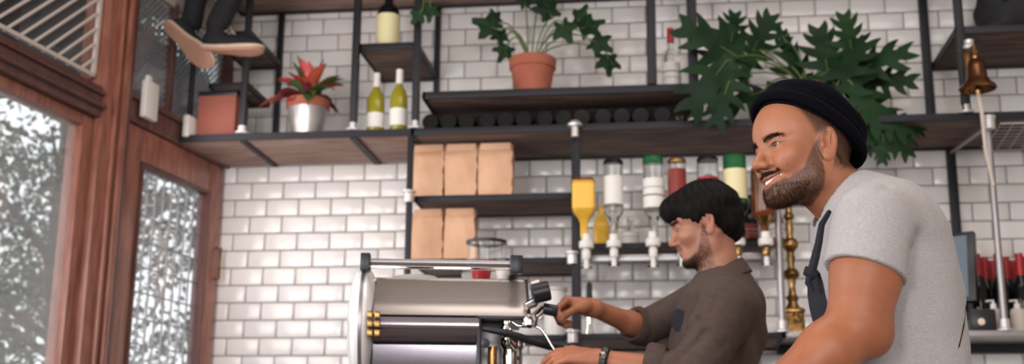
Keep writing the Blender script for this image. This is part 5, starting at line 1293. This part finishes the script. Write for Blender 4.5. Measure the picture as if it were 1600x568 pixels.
# ---------------------------------------------------------------- barista
def barista():
    H = at(1100, 350, -1.95)
    root = empty('person', (H[0] + .16, -1.95, 0), 'dark haired person in brown-grey shirt working the espresso machine', 'person')
    fwd, inv, R, k = head_frame(H, 181, 13, -2, .97)
    nb = at(1124, 427, -1.95); nl = inv(nb)
    HS = dict(smile=.12, neck=((nl[0], nl[1], nl[2]), 5.9), eyeo=.07)
    V, F = sdf_mesh(lambda P: head_field(P, **HS), (-13, -10, -17), (13, 10, 14), .24)
    def beard(L):
        x, y, z = L[:, 0], np.abs(L[:, 1]), L[:, 2]
        up_ = np.interp(x, [-1, .6, 2.4, 4.2, 6.0, 8], [-30, 1, -3.2, -7.2, -8.0, -8.2]); m = sstep(0, 1.5, up_ - z) * sstep(-.6, 1.2, x) * sstep(-14, -11.6, z) * (.45 + .55 * sstep(3, 6, x))
        mu = sstep(-6.1, -5.8, z) * (1 - sstep(-5.2, -4.8, z)) * (x > 6.8) * (y < 2.4) * .35; return np.maximum(m, mu)
    T = head_tint(V, SKIN2, beard, lips=(.30, .11, .09)); N = normals(V, F); bm_ = beard(V)
    # arms
    shF = at(1100, 470, -1.74); elF = at(1005, 512, -1.72); wrF = at(925, 480, -1.88)
    shN = at(1138, 480, -2.14); elN = at(1078, 590, -2.22); wrN = at(936, 562, -2.20)
    P1 = at(880, 466, -1.97)
    def far(P):
        f = arm_field(P, shF, elF, wrF, (.056, .046, .037, .032, .023)); return smin(f, hand_field(P, wrF, np.array((-1, -.25, .10)), (0, -.35, -1), 1, (.85, .98, 1.08, 1.15), s=.98, thumb=(.25, .55, .2)), .015)
    def near(P):
        f = arm_field(P, shN, elN, wrN, (.060, .052, .044, .042, .027)); return smin(f, hand_field(P, wrN, wrN - elN, (0, .6, -1), -1, (.35, .4, .45, .5), s=.98), .015)
    lo, hi = bounds([shF, elF, wrF, wrF + np.array((-.19, -.05, 0))], .075); VF, FF = sdf_mesh(far, lo, hi, .0036)
    lo, hi = bounds([shN, elN, wrN, wrN + np.array((-.19, 0, .02))], .075); VN, FN = sdf_mesh(near, lo, hi, .0040)
    sk = SKIN2 * np.array((.90, .74, .62))
    finish('body', body_mesh([(fwd(V), F, T), (VF, FF, skin_tint(VF, sk)), (VN, FN, skin_tint(VN, sk))]), 'skin', root, True)
    for s in (-1, 1): build_eye(fwd, s, (1, .0, -.35), root)
    comb = lambda L: np.stack([.3 + 0 * L[:, 0], 0 * L[:, 0], -1 + 0 * L[:, 0]], 1)
    add_hairs(fwd, V, N, bm_ + 1e-9, 3200, .6, .026, 'hair', 'beard', root, comb, 1, .7)
    ay = np.abs(V[:, 1]); brow = np.exp(-((V[:, 2] - 1.75) / .34) ** 2) * (ay > 1) * (ay < 5.2) * (V[:, 0] > 5)
    add_hairs(fwd, V, N, brow + 1e-9, 900, .7, .028, 'hair', 'eyebrow', root, lambda L: np.stack([-.4 + 0 * L[:, 0], np.sign(L[:, 1]) * 1.3, .1 + 0 * L[:, 0]], 1), 5, .35)
    # hair: thick cap with a fringe
    def hf(P):
        x, y, z = P[..., 0], np.abs(P[..., 1]), P[..., 2]; Q = P.copy(); Q[..., 1] = y
        d = ell(P, (-1.2, 0, 3.9), (10.6, 8.5, 9.0)); d = smin(d, ell(P, (6.0, 0, 6.0), (5.3, 6.6, 4.3)), 1.5); d = smin(d, ell(P, (-6.3, 0, -1.5), (4.8, 6.9, 5.6)), 2)
        edge = np.interp(x, [-13, -8, -5, -3.2, -2.0, -.6, .8, 2.0, 3.0, 4.5, 6, 9, 12], [-8.2, -7.6, -6.5, -3.5, .5, 2.0, 1.2, -1.0, .6, 1.4, 2.0, 2.6, 2.4]).astype(np.float32)
        fr = .35 * np.sin(P[..., 0] * 2.3 + 1.5 * P[..., 1]) + .25 * np.sin(P[..., 0] * 5.1 - P[..., 1])
        d = smax(d, edge + fr - z, .6)
        ang = np.arctan2(y, x + 2); st = np.sin(ang * 22 + z * .35 + 1.5 * np.sin(z * .7)) * .13 + np.sin(ang * 47 + z * .8) * .06; d = d + st + .18 * vnoise(P, .45, 2)
        return d
    Vh, Fh = sdf_mesh(hf, (-15, -11, -9), (14, 11, 16), .3)
    h = finish('hair', np_mesh('hair', fwd(Vh), Fh), 'hair2', root, True)
    Nh = normals(Vh, Fh); rs = np.random.RandomState(4); n = 3600; idx = rs.choice(len(Vh), n); P0 = Vh[idx]; crown = np.array((-4.5, 0, 12.5)); step = .8; pts = [P0]; p = P0.copy()
    keep = (Nh[idx][:, 2] > -.5)
    d0 = p - crown; d0 /= np.linalg.norm(d0, axis=1, keepdims=True); nn = Nh[idx]; seg = 4
    dirs = d0 + np.stack([.5 * (p[:, 0] > 2), 0 * p[:, 0], -.5 + 0 * p[:, 0]], 1); dirs -= nn * (dirs * nn).sum(1, keepdims=True); dirs += rs.normal(size=dirs.shape) * .12
    HV, HF = hairs(p[keep] - nn[keep] * .05, dirs[keep] + nn[keep] * .12, rs.uniform(1.5, 3.6, keep.sum()), .03, 3, -nn[keep] * .22, rs)
    finish('loose_hair', np_mesh('loose_hair', fwd(HV), HF), 'hair2', root, True)
    # shirt -------------------------------------------------------
    c1 = at(1118, 482, -1.95); c2 = at(1112, 545, -1.95); c3 = at(1118, 640, -1.95); c4 = at(1122, 750, -1.95)
    Az = math.radians(186); ax = np.array((math.cos(Az), math.sin(Az), 0)); ay_ = np.array((-ax[1], ax[0], 0)); Rt = np.stack([ax, ay_, (0, 0, 1)], 1)
    dF = (elF - shF) / np.linalg.norm(elF - shF); dN = (elN - shN) / np.linalg.norm(elN - shN); fF = (wrF - elF) / np.linalg.norm(wrF - elF); fN = (wrN - elN) / np.linalg.norm(wrN - elN)
    cuffF = elF + fF * .035; cuffN = elN + fN * .105
    def sf(P):
        d = ell(P, c1, (.105, .20, .10), Rt); d = smin(d, ell(P, c2, (.118, .18, .14), Rt), .04); d = smin(d, ell(P, c3, (.12, .17, .18), Rt), .05); d = smin(d, ell(P, c4, (.12, .17, .16), Rt), .05)
        d = smin(d, cap(P, at(1128, 432, -1.95), at(1142, 470, -1.95), .060, .080), .05); d = smin(d, cap(P, at(1142, 445, -1.95), at(1160, 520, -1.95), .045, .055), .05)
        d0 = d
        for s, e, cu, r in ((shF, elF, cuffF, .050), (shN, elN, cuffN, .064)):
            d = smin(d, cap(P, s, e, r + .014, r), .035); d = smin(d, cap(P, e, cu, r, r - .006), .02)
        d = d + .0040 * vnoise(P, 12, 3) + .0016 * vnoise(P, 34, 8)
        for (A, B, r, dep, Y) in (((1090, 500), (1040, 555), .011, .008, -2.2), ((1105, 520), (1060, 568), .010, .008, -2.2), ((1120, 470), (1090, 540), .012, .006, -2.15), ((1160, 490), (1150, 560), .014, .006, -2.1), ((1070, 510), (1025, 550), .008, .006, -2.22), ((1130, 540), (1100, 568), .012, .008, -2.15), ((1085, 470), (1070, 500), .010, .006, -2.1)):
            pa, pb = at(*A, Y), at(*B, Y); w = np.array((1, .15, 1)); q = cap(P * w, pa * w, pb * w, 0, 0); d = d + 1.5 * dep * np.exp(-(q / r) ** 2)
        sh = np.maximum(d, -(d + .015))
        for cu, f in ((cuffF, fF), (cuffN, fN)):
            e = plane(P, cu, f); nr = np.linalg.norm(P - cu, axis=-1) < .11; sh = np.where(nr & (e > -.02), np.maximum(sh, e), sh)
        d0 = d0 + .004; sh = np.minimum(sh, np.maximum(d0, -(d0 + .015)))
        nk = cap(P, nb + np.array((.02, 0, -.04)), nb + (H - nb), .066, .064); sh = smax(sh, -nk, .004)
        return smax(sh, 1.0 - P[..., 2], .004)
    lo = np.array((1.74, -2.32, .98)); hi = np.array((2.30, -1.60, 1.67)); Vt, Ft = sdf_mesh(sf, lo, hi, .0046)
    finish('shirt', np_mesh('shirt', Vt, Ft), 'shirt', root, True)
    # rolled cuffs
    def ring(c, f, r, w, nm):
        u = np.cross(f, (0, 0, 1)); u /= np.linalg.norm(u); v = np.cross(f, u); b = MB(); vs, fs = [], []; n = 28
        prof = [(r - .006, -w), (r + .004, -w * 1.05), (r + .009, -w * .6), (r + .009, w * .6), (r + .004, w), (r - .005, w * .9), (r - .009, 0)]
        for rr, t in prof:
            for kk in range(n):
                a = 2 * math.pi * kk / n; q = rr + .002 * math.sin(a * 3 + t * 90); vs.append(c + f * t + (u * math.cos(a) + v * math.sin(a)) * q)
        m = len(prof)
        for i in range(m):
            for kk in range(n): j = (i + 1) % m; fs.append([i * n + kk, i * n + (kk + 1) % n, j * n + (kk + 1) % n, j * n + kk])
        b._add(vs, fs, True); return b
    ring(cuffF - fF * .012, fF, .046, .026, 'c').build('rolled_cuff', 'shirt', root); ring(cuffN - fN * .012, fN, .060, .022, 'c').build('rolled_cuff', 'shirt', root)
    # collar: standing band opening towards the throat
    b = MB(); vs, fs = [], []; n = 30; cdir = (H - nb) / np.linalg.norm(H - nb); fx = np.array((-1, 0, 0.)); fx -= cdir * (fx @ cdir); fx /= np.linalg.norm(fx); fy = np.cross(cdir, fx)
    for i in range(n + 1):
        a = math.radians(28 + (332 - 28) * i / n); back = .5 - .5 * math.cos(a)      # 0 at the throat, 1 at the nape
        dirr = fx * math.cos(a) + fy * math.sin(a); lower = -.012 - .060 * (1 - back) ** 1.3
        for r, t in ((.066, lower), (.070, .018 + lower * .75 + .004 * back), (.074, .022 + lower * .75 + .004 * back), (.088 + .012 * (1 - back), lower - .012), (.082, lower - .016)):
            vs.append(nb + dirr * r * (1.0 + .05 * (1 - back)) + cdir * (t + .006))
    for i in range(n):
        for j in range(5): q = i * 5 + j; q2 = i * 5 + (j + 1) % 5; fs.append([q, q2, q2 + 5, q + 5])
    b._add(vs, fs, True); b.build('collar', 'shirt', root)
    # apron top edge and strap on the chest, bracelet
    b = MB(); vs = []; rows = [(482, 1056, 1062), (488, 1051, 1067), (498, 1048, 1069), (508, 1050, 1068), (516, 1054, 1064)]
    for off in (0, .006):
        for py, xa, xb in rows:
            for j in range(4): vs.append(at(xa + (xb - xa) * j / 3, py, -2.05 + .02 * (3 - j) / 3) + np.array((0, off, 0)))
    fs = []
    for i in range(len(rows) - 1):
        for j in range(3): q = i * 4 + j; fs.append([q, q + 1, q + 5, q + 4]); fs.append([20 + q, 20 + q + 4, 20 + q + 5, 20 + q + 1])
    for i in range(len(rows) - 1):
        for j in (0, 3): q = i * 4 + j; fs.append([q, q + 4, 20 + q + 4, 20 + q])
    b._add(vs, fs, True); b.build('apron_bib', 'navy', root)
    c = wrN + (elN - wrN) / np.linalg.norm(elN - wrN) * .015; ring(c, fN, .030, .010, 'b').build('bracelet', 'black', root)
    cc = c + np.array((-.003, -.036, .012)); MB().lathe([(0, -.004), (.009, -.004), (.009, .004), (0, .006)], cc, 16, M4=Matrix.Rotation(math.pi / 2, 4, 'X')).build('bracelet_stud', 'chrome', root)
    hip = at(1125, 760, -1.95)
    def tr(P): return smin(ell(P, (hip[0], -1.95, 1.0), (.15, .17, .13)), legs_field(P, (hip[0], -1.95, .95), (hip[0] + .03, -1.95, .08)), .04)
    Vl, Fl = sdf_mesh(tr, (hip[0] - .22, -2.2, .03), (hip[0] + .24, -1.68, 1.16), .014); finish('trousers', np_mesh('trousers', Vl, Fl), 'denim', root, True)
    for s in (-1, 1): dress_shoe(root, hip[0] + .04, -1.95 + .09 * s, (-1, 0, 0))
barista()
